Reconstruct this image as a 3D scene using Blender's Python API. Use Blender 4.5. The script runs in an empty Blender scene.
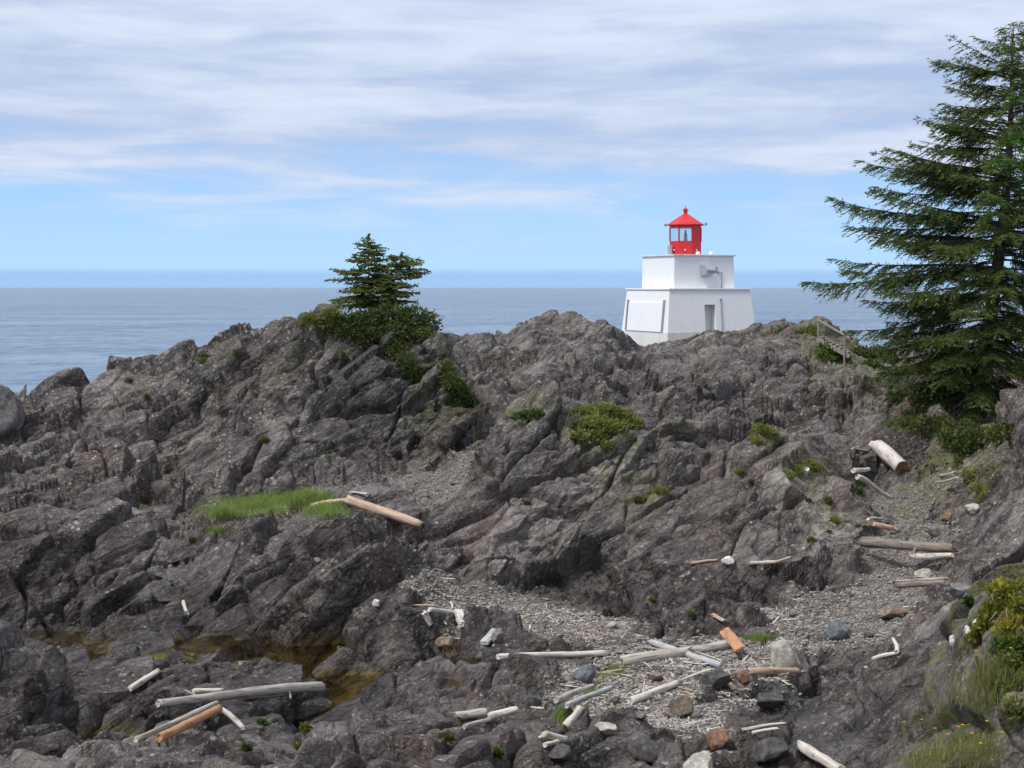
import bpy, bmesh, math, random
import numpy as np
from mathutils import Vector, Matrix

R = math.radians
C = bpy.context.scene.collection
scene = bpy.context.scene
CAMZ, FPX, HOR = 12.0, 1479.0, 287.5

# ------------------------------------------------------------------ camera, sky, sun, exposure
cam_d = bpy.data.cameras.new("camera")
cam = bpy.data.objects.new("camera", cam_d); C.objects.link(cam)
cam.location = (0, 0, CAMZ); cam.rotation_euler = (R(90), 0, 0)
cam_d.sensor_width = 36.0; cam_d.lens = 36.0 * FPX / 1024.0
cam_d.shift_y = -(384.0 - HOR) / 1024.0
cam_d.clip_start = 0.1; cam_d.clip_end = 150000
scene.camera = cam

SUN_EL, SUN_AZ = 55.0, -124.0        # azimuth from +Y (view direction), clockwise to +X
sd = Vector((math.sin(R(SUN_AZ)) * math.cos(R(SUN_EL)), math.cos(R(SUN_AZ)) * math.cos(R(SUN_EL)), math.sin(R(SUN_EL))))
sun_d = bpy.data.lights.new("sun", 'SUN'); sun_d.energy = 3.1; sun_d.angle = R(11.0); sun_d.color = (1.0, 0.965, 0.91)
sun = bpy.data.objects.new("sun", sun_d); C.objects.link(sun)
sun.rotation_euler = sd.to_track_quat('Z', 'Y').to_euler()

vs = scene.view_settings
vs.view_transform = 'Standard'; vs.look = 'None'; vs.gamma = 1.0; vs.exposure = 0.08; vs.use_curve_mapping = False

world = bpy.data.worlds.new("World"); scene.world = world; world.use_nodes = True


class NT:
    """small node-tree helper"""
    def __init__(s, nt): s.nt = nt; s.n = nt.nodes; s.l = nt.links
    def add(s, typ, **kw):
        nd = s.n.new(typ)
        for k, v in kw.items(): setattr(nd, k, v)
        return nd
    def put(s, sock, v):
        if hasattr(v, 'is_output'): s.l.new(v, sock)
        elif v is not None: sock.default_value = v
    def math(s, op, a, b=None, c=None, clamp=False):
        nd = s.add('ShaderNodeMath', operation=op, use_clamp=clamp)
        s.put(nd.inputs[0], a); s.put(nd.inputs[1], b); s.put(nd.inputs[2], c)
        return nd.outputs[0]
    def vmath(s, op, a, b=None, scale=None):
        nd = s.add('ShaderNodeVectorMath', operation=op)
        s.put(nd.inputs[0], a)
        if b is not None: s.put(nd.inputs[1], b)
        if scale is not None: s.put(nd.inputs[3], scale)
        return nd.outputs[0]
    def noise(s, vec, scale, detail=4, rough=0.55, dist=0.0, out=0):
        nd = s.add('ShaderNodeTexNoise'); s.put(nd.inputs['Vector'], vec)
        nd.inputs['Scale'].default_value = scale; nd.inputs['Detail'].default_value = detail
        nd.inputs['Roughness'].default_value = rough; nd.inputs['Distortion'].default_value = dist
        return nd.outputs[out]
    def voro(s, vec, scale, feature='F1', out='Distance', rnd=1.0):
        nd = s.add('ShaderNodeTexVoronoi', feature=feature); s.put(nd.inputs['Vector'], vec)
        nd.inputs['Scale'].default_value = scale; nd.inputs['Randomness'].default_value = rnd
        return nd.outputs[out]
    def ramp(s, f, a, b, lo=0.0, hi=1.0, smooth=True):
        nd = s.add('ShaderNodeMapRange', interpolation_type='SMOOTHSTEP' if smooth else 'LINEAR')
        s.put(nd.inputs[0], f); s.put(nd.inputs[1], a); s.put(nd.inputs[2], b); s.put(nd.inputs[3], lo); s.put(nd.inputs[4], hi)
        return nd.outputs[0]
    def mix(s, f, a, b, mode='MIX'):
        nd = s.add('ShaderNodeMix', data_type='RGBA', blend_type=mode)
        s.put(nd.inputs[0], f)
        for i, v in ((6, a), (7, b)):
            if isinstance(v, tuple): v = (v[0], v[1], v[2], 1.0)
            s.put(nd.inputs[i], v)
        return nd.outputs[2]
    def attr(s, name):
        return s.add('ShaderNodeAttribute', attribute_name=name).outputs['Fac']
    def bump(s, h, strength, dist, normal=None):
        nd = s.add('ShaderNodeBump'); s.put(nd.inputs['Height'], h)
        nd.inputs['Strength'].default_value = strength; nd.inputs['Distance'].default_value = dist
        if normal is not None: s.put(nd.inputs['Normal'], normal)
        return nd.outputs[0]


def build_world():
    t = NT(world.node_tree); t.n.clear()
    out = t.add('ShaderNodeOutputWorld')
    sky = t.add('ShaderNodeTexSky', sky_type='NISHITA')
    sky.sun_disc = False; sky.sun_elevation = R(SUN_EL); sky.sun_rotation = R(SUN_AZ)
    sky.altitude = 10; sky.air_density = 1.0; sky.dust_density = 0.6; sky.ozone_density = 1.5
    bg_sky = t.add('ShaderNodeBackground'); bg_sky.inputs[1].default_value = 0.10
    t.l.new(t.mix(1.0, sky.outputs[0], (1.0, 1.0, 1.0), 'MULTIPLY'), bg_sky.inputs[0])
    d = t.add('ShaderNodeTexCoord').outputs['Generated']
    sx = t.add('ShaderNodeSeparateXYZ'); t.l.new(d, sx.inputs[0])
    x, y, z = sx.outputs
    az = t.math('ARCTAN2', x, y)
    el = t.math('ARCSINE', z)
    # layered cloud: coordinates flattened like a distant deck seen edge-on
    def cvec(kx, ky, off):
        c = t.add('ShaderNodeCombineXYZ')
        t.put(c.inputs[0], t.math('MULTIPLY', az, kx)); t.put(c.inputs[1], t.math('MULTIPLY', el, ky)); c.inputs[2].default_value = off
        return c.outputs[0]
    big = t.noise(cvec(3.0, 26.0, 3.1), 1.0, 4, 0.5, 0.4)
    mid = t.noise(cvec(9.0, 56.0, 9.4), 1.0, 6, 0.6, 0.35)
    fine = t.noise(cvec(24.0, 120.0, 5.7), 1.0, 5, 0.6, 0.3)
    cover = t.math('ADD', t.math('MULTIPLY', big, 0.52), t.math('ADD', t.math('MULTIPLY', mid, 0.38), t.math('MULTIPLY', fine, 0.10)))
    rise = t.ramp(el, 0.025, 0.125, -0.10, 0.19)
    dens = t.ramp(t.math('ADD', cover, rise), 0.38, 0.64)
    dens = t.math('MULTIPLY', dens, t.ramp(el, 0.012, 0.06))
    shade = t.ramp(t.math('ADD', t.math('MULTIPLY', big, 0.55), t.math('ADD', t.math('MULTIPLY', mid, 0.40), t.math('MULTIPLY', fine, 0.06))), 0.36, 0.64)
    ccol = t.mix(shade, (0.43, 0.53, 0.745), (0.70, 0.77, 0.91))
    ccol = t.mix(t.ramp(el, 0.2, 0.9), ccol, (0.74, 0.77, 0.86))      # unseen cloud overhead, brightened to light the walls below
    bg_c = t.add('ShaderNodeBackground'); t.l.new(ccol, bg_c.inputs[0]); bg_c.inputs[1].default_value = 1.0
    # clear air low over the sea, and the fog bank lying on the horizon
    low = t.mix(t.ramp(el, 0.0, 0.10), (0.46, 0.71, 1.0), (0.34, 0.61, 0.99))
    edge = t.math('ADD', 0.0116, t.math('MULTIPLY', t.math('SUBTRACT', t.noise(cvec(9.0, 0.0, 1.0), 1.0, 4, 0.6), 0.5), 0.0035))
    bank = t.ramp(t.math('SUBTRACT', edge, el), -0.0026, 0.0036)
    low = t.mix(bank, low, (0.35, 0.565, 0.85))
    bg_l = t.add('ShaderNodeBackground'); t.l.new(low, bg_l.inputs[0]); bg_l.inputs[1].default_value = 1.0
    m1 = t.add('ShaderNodeMixShader'); t.put(m1.inputs[0], t.ramp(el, 0.10, 0.35))
    t.l.new(bg_l.outputs[0], m1.inputs[1]); t.l.new(bg_sky.outputs[0], m1.inputs[2])
    m2 = t.add('ShaderNodeMixShader'); t.put(m2.inputs[0], t.math('MULTIPLY', dens, 0.94))
    t.l.new(m1.outputs[0], m2.inputs[1]); t.l.new(bg_c.outputs[0], m2.inputs[2])
    t.l.new(m2.outputs[0], out.inputs[0])
build_world()


# ------------------------------------------------------------------ helpers
def tag(o, label=None, cat=None, group=None, kind=None):
    if label: o['label'] = label
    if cat: o['category'] = cat
    if group: o['group'] = group
    if kind: o['kind'] = kind
    return o


def empty(name, loc, label, cat, rz=0.0, group=None):
    o = bpy.data.objects.new(name, None); C.objects.link(o)
    o.location = loc; o.rotation_euler = (0, 0, rz)
    return tag(o, label, cat, group)


def np_mesh(name, V, F, mats, parent=None, smooth=False, midx=None, attrs=None):
    """V (n,3); F: list of (m,k) int arrays (k = 3 or 4)"""
    if not isinstance(F, (list, tuple)): F = [F]
    F = [np.asarray(f, np.int32) for f in F if len(f)]
    me = bpy.data.meshes.new(name)
    V = np.asarray(V, np.float32)
    me.vertices.add(len(V)); me.vertices.foreach_set('co', V.ravel())
    nl = sum(f.size for f in F); nf = sum(len(f) for f in F)
    me.loops.add(nl); me.loops.foreach_set('vertex_index', np.concatenate([f.ravel() for f in F]))
    me.polygons.add(nf)
    tot = np.concatenate([np.full(len(f), f.shape[1], np.int32) for f in F])
    start = np.concatenate([[0], np.cumsum(tot)[:-1]]).astype(np.int32)
    me.polygons.foreach_set('loop_start', start); me.polygons.foreach_set('loop_total', tot)
    if smooth: me.polygons.foreach_set('use_smooth', np.ones(nf, bool))
    if midx is not None: me.polygons.foreach_set('material_index', np.asarray(midx, np.int32))
    for k, a in (attrs or {}).items():
        at = me.attributes.new(k, 'FLOAT', 'POINT'); at.data.foreach_set('value', np.asarray(a, np.float32))
    for m in (mats if isinstance(mats, (list, tuple)) else [mats]): me.materials.append(m)
    me.update(calc_edges=True); me.validate()
    o = bpy.data.objects.new(name, me); C.objects.link(o)
    if parent is not None: o.parent = parent
    return o


def bm_obj(name, bm, mats, parent=None, smooth=False):
    me = bpy.data.meshes.new(name); bm.to_mesh(me); bm.free()
    for m in (mats if isinstance(mats, (list, tuple)) else [mats]): me.materials.append(m)
    if smooth:
        for p in me.polygons: p.use_smooth = True
    o = bpy.data.objects.new(name, me); C.objects.link(o)
    if parent is not None: o.parent = parent
    return o


def add_box(bm, lo, hi, bevel=0.0, mat=None):
    lo, hi = Vector(lo), Vector(hi)
    M = Matrix.Translation((lo + hi) / 2) @ Matrix.Diagonal((*(hi - lo), 1.0))
    if mat is not None: M = mat @ M
    r = bmesh.ops.create_cube(bm, size=1.0, matrix=M)
    if bevel:
        es = list({e for v in r['verts'] for e in v.link_edges})
        bmesh.ops.bevel(bm, geom=es, offset=bevel, segments=1, affect='EDGES')


def add_rod(bm, a, b, r, seg=8, r2=None):
    a, b = Vector(a), Vector(b); d = b - a
    M = Matrix.Translation((a + b) / 2) @ d.to_track_quat('Z', 'Y').to_matrix().to_4x4()
    bmesh.ops.create_cone(bm, cap_ends=True, segments=seg, radius1=r, radius2=r if r2 is None else r2, depth=d.length, matrix=M)


def new_mat(name):
    m = bpy.data.materials.new(name); m.use_nodes = True
    t = NT(m.node_tree); b = t.n['Principled BSDF']
    return m, t, b


def simple_mat(name, col, rough=0.6, metal=0.0, var=0.12, scale=3.0, bump=0.0):
    m, t, b = new_mat(name)
    co = t.add('ShaderNodeTexCoord').outputs['Object']
    n = t.noise(co, scale, 5, 0.6)
    c2 = tuple(c * (1 - var) for c in col); c1 = tuple(min(1, c * (1 + var)) for c in col)
    t.l.new(t.mix(n, c2, c1), b.inputs['Base Color'])
    b.inputs['Roughness'].default_value = rough; b.inputs['Metallic'].default_value = metal
    if bump: t.l.new(t.bump(t.noise(co, scale * 8, 4), bump, 0.01), b.inputs['Normal'])
    return m


# numpy noise -------------------------------------------------------
def _hash(ix, iy, iz, seed):
    h = (ix.astype(np.uint32) * np.uint32(0x8da6b343)) ^ (iy.astype(np.uint32) * np.uint32(0xd8163841)) ^ (iz.astype(np.uint32) * np.uint32(0xcb1ab31f))
    h = h + np.uint32((seed * 0x9e3779b1) & 0xffffffff)
    h ^= h >> np.uint32(15); h *= np.uint32(0x2c1b3c6d); h ^= h >> np.uint32(12); h *= np.uint32(0x297a2d39); h ^= h >> np.uint32(15)
    return h


def gnoise(P, seed=0):
    """gradient noise ~[-1,1], P (n,3)"""
    P = P.astype(np.float32); I = np.floor(P).astype(np.int32); f = P - I
    u = f * f * f * (f * (f * 6 - 15) + 10)
    out = np.zeros(len(P), np.float32)
    for dx in (0, 1):
        wx = u[:, 0] if dx else 1 - u[:, 0]
        for dy in (0, 1):
            wy = u[:, 1] if dy else 1 - u[:, 1]
            for dz in (0, 1):
                wz = u[:, 2] if dz else 1 - u[:, 2]
                h = _hash(I[:, 0] + dx, I[:, 1] + dy, I[:, 2] + dz, seed)
                g = ((h & 1023).astype(np.float32) - 511.5) * (f[:, 0] - dx) + (((h >> np.uint32(10)) & 1023).astype(np.float32) - 511.5) * (f[:, 1] - dy) + (((h >> np.uint32(20)) & 1023).astype(np.float32) - 511.5) * (f[:, 2] - dz)
                out += wx * wy * wz * g
    return out / 340.0


def fbm(P, oct=4, seed=0, gain=0.5, lac=2.03):
    o = np.zeros(len(P), np.float32); a = 1.0; P = P.astype(np.float32)
    for i in range(oct):
        o += a * gnoise(P, seed + i * 17); P = P * np.float32(lac) + np.float32(3.7); a *= gain
    return o


def worley(P, seed=0, jit=0.9):
    """returns facet-friendly data: F1, F2, hash1, hash2, rel1, rel2"""
    P = P.astype(np.float32); I = np.floor(P).astype(np.int32); n = len(P)
    F1 = np.full(n, 9e9, np.float32); F2 = F1.copy()
    h1 = np.zeros(n, np.uint32); h2 = h1.copy()
    r1 = np.zeros((n, 3), np.float32); r2 = r1.copy()
    for dx in (-1, 0, 1):
        for dy in (-1, 0, 1):
            for dz in (-1, 0, 1):
                cx, cy, cz = I[:, 0] + dx, I[:, 1] + dy, I[:, 2] + dz
                h = _hash(cx, cy, cz, seed)
                r = np.stack([P[:, 0] - cx - (0.5 + jit * ((h & 1023).astype(np.float32) / 1023 - 0.5)),
                              P[:, 1] - cy - (0.5 + jit * (((h >> np.uint32(10)) & 1023).astype(np.float32) / 1023 - 0.5)),
                              P[:, 2] - cz - (0.5 + jit * (((h >> np.uint32(20)) & 1023).astype(np.float32) / 1023 - 0.5))], 1)
                dd = (r * r).sum(1)
                a = dd < F1; b = (~a) & (dd < F2)
                F2 = np.where(a, F1, np.where(b, dd, F2))
                h2 = np.where(a, h1, np.where(b, h, h2)); r2 = np.where(a[:, None], r1, np.where(b[:, None], r, r2))
                F1 = np.where(a, dd, F1); h1 = np.where(a, h, h1); r1 = np.where(a[:, None], r, r1)
    return np.sqrt(F1), np.sqrt(F2), h1, h2, r1, r2


def hrand(h, k):
    h = (h ^ np.uint32((k * 0x68bc21eb) & 0xffffffff)) * np.uint32(0x27d4eb2d); h ^= h >> np.uint32(15); h *= np.uint32(0x85ebca6b); h ^= h >> np.uint32(13)
    return (h & np.uint32(0xffff)).astype(np.float32) / 65535.0


def facets(P, scale, seed, tilt=0.9, soft=0.10, key=False):
    """blocky broken-rock height field ~[-1,1] and crack width measure"""
    F1, F2, h1, h2, r1, r2 = worley(P / scale, seed)
    def cell(h, r):
        return (hrand(h, 1) - 0.5) * 1.2 + tilt * ((hrand(h, 2) - 0.5) * r[:, 0] + (hrand(h, 3) - 0.5) * r[:, 1] + (hrand(h, 4) - 0.5) * r[:, 2]) * 2
    e = np.clip((F2 - F1) / soft, 0, 1); e = e * e * (3 - 2 * e)
    a, b = cell(h1, r1), cell(h2, r2)
    D = a * (0.5 + 0.5 * e) + b * (0.5 - 0.5 * e)
    return (D, F2 - F1, hrand(h1, 9)) if key else (D, F2 - F1)


def sstep(a, b, x):
    t = np.clip((x - a) / (b - a), 0, 1); return t * t * (3 - 2 * t)


def blur1(a, s, axis):
    r = int(3 * s) + 1; k = np.exp(-0.5 * (np.arange(-r, r + 1) / s) ** 2); k /= k.sum()
    pad = [(0, 0)] * a.ndim; pad[axis] = (r, r)
    b = np.pad(a, pad, mode='edge'); out = np.zeros_like(a); n = a.shape[axis]
    for i, w in enumerate(k):
        sl = [slice(None)] * a.ndim; sl[axis] = slice(i, i + n); out += w * b[tuple(sl)]
    return out


# ------------------------------------------------------------------ the rocky shore
# each column: (distance, value); value > 100 is a row of the survey photo, otherwise a height in metres
COLS = {
 -420: [(9,7),(28,4),(33,3.4),(37,1.5),(41,1),(44,1),(47,1.2),(52,3),(57,3.2),(63,3.8),(67,5),(71,6),(75,4),(78,3),(82,2),(86,1.5),(90,0),(112,-5)],
 0:   [(9,7),(30,775),(34.5,676),(37,1.2),(41,.6),(44,.6),(48.3,640),(51.5,537),(57,515),(63,478),(67,440),(71,378),(74,4),(77,3),(80,2),(84,1.5),(88,0),(110,-5)],
 30:  [(9,7),(30,775),(34.5,677),(37,1.2),(41,.6),(44,.6),(48.3,640),(51.5,537),(57,515),(63,480),(67,447),(71,396),(74,4),(77,3),(80,2),(84,1.5),(88,0),(110,-5)],
 60:  [(9,7),(30,775),(34.2,688),(36.6,1.0),(41,.6),(44,.6),(48.3,640),(51.6,540),(57,518),(63,480),(68,436),(73,380),(77,5),(80,4),(83,2.5),(86,2),(90,0),(110,-5)],
 90:  [(9,7),(30,775),(33.5,728),(36,.75),(39.2,690),(44,.6),(48.3,640),(51.6,541),(57,518),(64,478),(69,430),(74,366),(78,5),(81,4),(84,3),(87,2),(91,0),(111,-5)],
 140: [(9,7),(31,775),(33.5,754),(36.4,.75),(40,664),(44.2,.6),(48.3,636),(51.6,545),(56,522),(64,475),(69,428),(74,363),(78,5.5),(81,4),(84,3),(88,2),(92,0),(112,-5)],
 200: [(9,7),(31,775),(34.5,737),(37,715),(40,662),(45,.6),(48.6,630),(51.6,548),(55.5,523),(64,480),(69,415),(75,347),(79,6),(82,4),(86,3),(90,2),(94,0),(115,-5)],
 280: [(9,7),(31,775),(34.5,727),(37,712),(39.5,682),(43.3,.6),(47,640),(50.4,545),(55,521),(63,483),(68,408),(74,324),(79,6),(82,4),(86,3),(90,2),(94,0),(115,-5)],
 350: [(9,7),(31,775),(34.5,727),(37,713),(38.7,702),(40.9,.6),(44.5,650),(49,533),(56,507),(65,479),(67.6,400),(70.5,316),(79,6),(83,5),(88,4),(92,3),(96,1),(117,-5)],
 410: [(9,7),(31,775),(34.5,727),(37,716),(39,692),(41.5,655),(44.5,618),(49,542),(55,510),(65.2,468),(66.9,400),(69.2,324),(76,6.5),(80,6),(90,5.5),(100,5),(106,2),(128,-5)],
 440: [(9,7),(31,775),(34.5,732),(36.7,714),(38.7,690),(42,1.35),(45,618),(50,560),(56,506),(65.2,464),(66.8,415),(68.6,336),(75,6),(80,366),(90,346),(100,336),(108,3),(130,-5)],
 456: [(9,7),(31,775),(34.5,732),(36.9,714),(39,687),(42.5,648),(45.7,615),(51.5,560),(56.2,492),(62,466),(65.6,440),(67.8,385),(75,5.8),(80,372),(90,348),(100,334),(108,3),(130,-5)],
 472: [(9,7),(31,775),(34.5,732),(37,713),(39.5,684),(43,645),(46.5,612),(53.5,560),(56.5,476),(61,466),(66,446),(68.5,415),(74,5.5),(80,370),(90,345),(100,331),(108,3),(130,-5)],
 503: [(9,7),(31,775),(34.5,730),(37,711),(40,672),(44,640),(52,576),(54.5,500),(57.5,422),(63,5),(68,405),(73,392),(80,378),(86,352),(94,336),(102,322),(110,3),(130,-5)],
 560: [(9,7),(31,775),(33.3,742),(36,712),(39.3,672),(44,637),(53,584),(55.5,495),(58.5,406),(64,5.4),(69,396),(76,378),(82,367),(88,350),(96,330),(103,312),(111,4),(131,-5)],
 605: [(9,7),(31,775),(33,744),(36,712),(40,672),(44,636),(53,585),(56,495),(59.5,405),(65,5.4),(70,400),(77,380),(84,366),(90,350),(98,335),(104,319),(114,7),(150,-5)],
 640: [(9,7),(31,775),(33,744),(36.3,708),(40,668),(44,638),(52.6,583),(56,495),(59.5,412),(65,5.5),(71,405),(78,383),(86,367),(96,360),(110,354),(121,349),(132,6),(155,-5)],
 690: [(9,7),(31,775),(33,744),(36.5,707),(40,667),(44,636),(51.7,577),(56,506),(60,436),(66,5.2),(72,413),(79,388),(87,366),(97,351),(109,338),(120,332),(134,7),(155,-5)],
 760: [(9,7),(31,775),(33,742),(36.5,709),(40,668),(44,631),(50,585),(54,520),(60,440),(66,4.6),(73,410),(80,385),(88,362),(97,341),(108,325),(118,322),(130,5),(150,-5)],
 830: [(9,7),(31,775),(32.7,725),(36,700),(40,664),(44,634),(49.3,587),(53,540),(58,467),(64,4.2),(72,415),(79,390),(86,370),(94,350),(103,334),(110,331),(118,4),(140,-5)],
 870: [(9,7),(31,775),(32.5,715),(36,690),(40,652),(44,630),(49.5,590),(54,546),(59,515),(65,472),(72,427),(79,396),(86,378),(94,362),(102,350),(108,345),(116,3),(138,-5)],
 920: [(9,7.2),(24,775),(29,705),(34,675),(39,640),(44,615),(49.5,585),(54,545),(59,510),(64,470),(70,430),(77,400),(85,380),(92,366),(99,356),(105,350),(113,3),(135,-5)],
 960: [(9,7.6),(20,775),(23,706),(27,657),(32,642),(40,618),(46,587),(48.5,530),(52,510),(57,478),(60,440),(66,416),(80,396),(90,376),(98,362),(104,354),(112,3),(134,-5)],
 1000:[(9,8),(17,775),(20,690),(23.5,612),(28,6),(38,3.6),(46,592),(48.5,520),(50.5,495),(56,476),(58.5,440),(62,406),(72,395),(90,375),(98,362),(104,354),(112,3),(134,-5)],
 1030:[(9,8.3),(15.5,775),(18.5,690),(22.5,580),(28,6),(38,4),(46,592),(48.5,515),(50.5,490),(56,462),(58.5,430),(61.5,406),(72,395),(90,375),(98,362),(104,354),(112,3),(134,-5)],
 1440:[(9,9.2),(15,8.4),(18,8.4),(22,8.6),(28,7),(38,6),(46,5),(48.5,6),(51,6.5),(56,6),(58.5,7),(62,8),(72,7.5),(90,7),(98,6),(104,5),(112,0),(134,-5)],
}
NST = 18


def build_surface():
    keys = sorted(COLS); lat = np.arange(-420, 1441, 2.0)
    D = np.zeros((NST, len(keys))); Z = D.copy()
    for j, k in enumerate(keys):
        for i, (d, v) in enumerate(COLS[k]):
            D[i, j] = d; Z[i, j] = v if v < 100 else CAMZ - (v - HOR) * d / FPX
    Dl = np.stack([np.interp(lat, keys, D[i]) for i in range(NST)]); Zl = np.stack([np.interp(lat, keys, Z[i]) for i in range(NST)])
    Dl = blur1(Dl, 4.0, 1); Zl = blur1(Zl, 4.0, 1)
    SUB = 40; sf = np.linspace(0, NST - 1, (NST - 1) * SUB + 1)
    def up(A):
        i = np.minimum(sf.astype(int), NST - 2); f = (sf - i)[:, None]
        return blur1(A[i] * (1 - f) + A[i + 1] * f, SUB * 0.10, 0)
    Dl, Zl = up(Dl), up(Zl)
    # columns of the mesh
    px = np.concatenate([np.linspace(-420, -24, 90, endpoint=False), np.arange(-24, 1048, 1.0), np.linspace(1048, 1440, 90)])
    nc, ns = len(px), len(sf)
    S2, P2 = np.meshgrid(sf, px, indexing='ij')
    q = np.stack([P2.ravel() / 70.0, S2.ravel() * 0.9, np.zeros(S2.size)], 1)
    wob = fbm(q, 3, 5).reshape(S2.shape)
    wx = P2 + 11.0 * wob * sstep(0.6, 2.5, S2)
    li = np.clip((wx - lat[0]) / 2.0, 0, len(lat) - 1.001); l0 = li.astype(int); lf = li - l0
    rows = np.arange(ns)[:, None]
    d = Dl[rows, l0] * (1 - lf) + Dl[rows, l0 + 1] * lf
    z = Zl[rows, l0] * (1 - lf) + Zl[rows, l0 + 1] * lf
    # resample rows by apparent length
    py = HOR + (CAMZ - z) * FPX / d
    dpy = np.diff(py, axis=0); dd = np.diff(d, axis=0); dz = np.diff(z, axis=0)
    real = np.hypot(dd, dz) * FPX / d[1:]
    w = np.where(dpy < 0, np.hypot(dpy, 0.45 * np.minimum(real, 400)), np.where(d[1:] < 80, 0.42, 0.22) * np.minimum(real, 60)) + 0.02
    w = blur1(w, 6, 1)
    cum = np.concatenate([np.zeros((1, nc)), np.cumsum(w, 0)]); cum /= cum[-1]
    cum = blur1(cum, 8, 1)
    NR = 1150; tt = np.linspace(0, 1, NR)
    Db = np.zeros((NR, nc)); Zb = Db.copy(); Sb = Db.copy()
    for j in range(nc):
        Db[:, j] = np.interp(tt, cum[:, j], d[:, j]); Zb[:, j] = np.interp(tt, cum[:, j], z[:, j]); Sb[:, j] = np.interp(tt, cum[:, j], sf)
    return px, Db, Zb, Sb


def ell(PX, D, cx, cd, rx, rd, soft=0.5):
    r = np.sqrt(((PX - cx) / rx) ** 2 + ((D - cd) / rd) ** 2)
    return 1 - sstep(1 - soft * 0.5, 1 + soft * 0.5, r)


def rock_field(P, N):
    """displacement (metres along the normal), before masking"""
    n = np.array([-0.62, 0.38, 0.69], np.float32); n /= np.linalg.norm(n)
    W = np.stack([fbm(P / 5.0 + k * 31.7, 2, 40 + k) for k in range(3)], 1) * 0.40
    Q = P + W
    t = Q @ n
    Qs = Q + (t * 1.3)[:, None] * n
    f1, c1, k1 = facets(Qs, 6.4, 1, 1.5, 0.03, True)
    f2, c2, k2 = facets(Qs + 0.10 * W, 2.9, 2, 1.6, 0.03, True)
    f3, c3 = facets(Qs + 9.1, 1.15, 3, 1.5, 0.05)
    f4, c4 = facets(Q + 5.3, 0.46, 4, 1.4, 0.08)
    rough = sstep(-0.22, 0.42, fbm(P / 4.5, 3, 91) + 0.5 * (k2 - 0.5))
    # bedding ledges of uneven thickness
    b1 = t + 0.22 * fbm(P / 3.6, 2, 77)
    u = b1 / 1.25 + 0.36 * np.sin(b1 * 0.8)
    saw = (u - np.floor(u)); saw = np.where(saw < 0.93, saw / 0.93, (1 - saw) / 0.07)
    u2 = (t + 0.10 * fbm(P / 1.6, 2, 78)) / 0.40
    saw2 = (u2 - np.floor(u2)); saw2 = np.where(saw2 < 0.88, saw2 / 0.88, (1 - saw2) / 0.12)
    big = fbm(P / 9.0, 2, 90)
    # long fractures: joint planes crossing the beds
    m2 = np.array([0.80, 0.45, 0.40]); v = (P + 0.5 * W) @ (m2 / np.linalg.norm(m2)).astype(np.float32) + 0.35 * fbm(P / 4.0, 2, 66)
    jv = np.abs((v / 3.3) - np.round(v / 3.3)) * 3.3
    joint = -0.50 * np.exp(-jv / 0.06) * sstep(-0.1, 0.3, fbm(P / 6.0, 2, 67))
    crack = -0.75 * np.exp(-c1 / 0.020) - 0.34 * np.exp(-c2 / 0.022) - 0.10 * rough * np.exp(-c3 / 0.035)
    D = 0.74 * f1 + 0.40 * f2 + (0.03 + 0.16 * rough) * f3 + (0.012 + 0.07 * rough) * f4 + 0.26 * saw * (1.1 - 0.6 * rough) + 0.045 * saw2 + 0.32 * big + crack + joint
    D += (0.012 + 0.04 * rough) * (1 - 2 * np.abs(fbm(P / 0.55, 3, 55)))
    return D, rough, 0.55 * k1 + 0.45 * k2


GRAVEL = [(850, 46.2, 115, 4.4), (905, 52, 60, 6.5), (900, 59, 45, 5.0), (500, 47.2, 110, 3.8), (590, 45.4, 90, 2.6), (640, 38.0, 110, 3.2), (560, 36.0, 60, 2.2),
          (720, 41.0, 90, 3.0), (690, 34.8, 60, 1.6), (425, 60.6, 85, 5.0), (345, 60, 70, 3.2), (262, 58.6, 80, 3.2), (640, 42.0, 60, 2.0), (795, 43, 40, 1.6)]
px_, D_, Z_, S_ = build_surface()
PX_ = np.broadcast_to(px_, D_.shape)
B_ = np.stack([(PX_ - 512) / FPX * D_, D_, Z_], -1)
du = np.gradient(B_, axis=1); dv = np.gradient(B_, axis=0)
N_ = np.cross(du, dv); N_ /= np.linalg.norm(N_, axis=-1, keepdims=True) + 1e-9
for ax in (0, 1): N_ = blur1(N_, 5, ax)
N_[..., 2] += 0.25; N_ /= np.linalg.norm(N_, axis=-1, keepdims=True)
shp = D_.shape
Pf = B_.reshape(-1, 3); pxf = PX_.ravel(); df = D_.ravel(); sf_ = S_.ravel()
edge_n = fbm(Pf / 1.3, 4, 200) ; edge_n2 = fbm(Pf / 0.45, 3, 210)
grav = np.zeros(len(Pf))
for cx, cd, rx, rd in GRAVEL:
    rr = np.sqrt(((pxf - cx) / rx) ** 2 + ((df - cd) / rd) ** 2)
    grav = np.maximum(grav, 1 - sstep(0.72, 1.05, rr + 0.38 * edge_n + 0.14 * edge_n2))
DISP, ROUGH, BLK = rock_field(Pf, None)
DISP = DISP.reshape(shp)
DISP = blur1(blur1(DISP, 0.45, 1), 0.3, 0).ravel()
amp = np.ones(len(Pf))
amp *= 1 - 0.90 * grav
pool = ell(pxf, df, 190, 45.0, 190, 1.7) ; pool = np.maximum(pool, ell(pxf, df, 340, 41.2, 60, 1.6)); pool = np.maximum(pool, ell(pxf, df, 40, 41.5, 100, 1.6)); pool = np.maximum(pool, ell(pxf, df, 105, 36.4, 40, .9))
amp *= 1 - 0.30 * pool
cent = ell(pxf, df, 600, 56.3, 165, 4.2, 1.0); amp *= 1 - 0.28 * cent; ROUGH *= 1 - 0.5 * cent
amp *= 1 - 0.22 * sstep(70, 90, df) - 0.25 * sstep(86, 96, df) * (pxf > 440)
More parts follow.
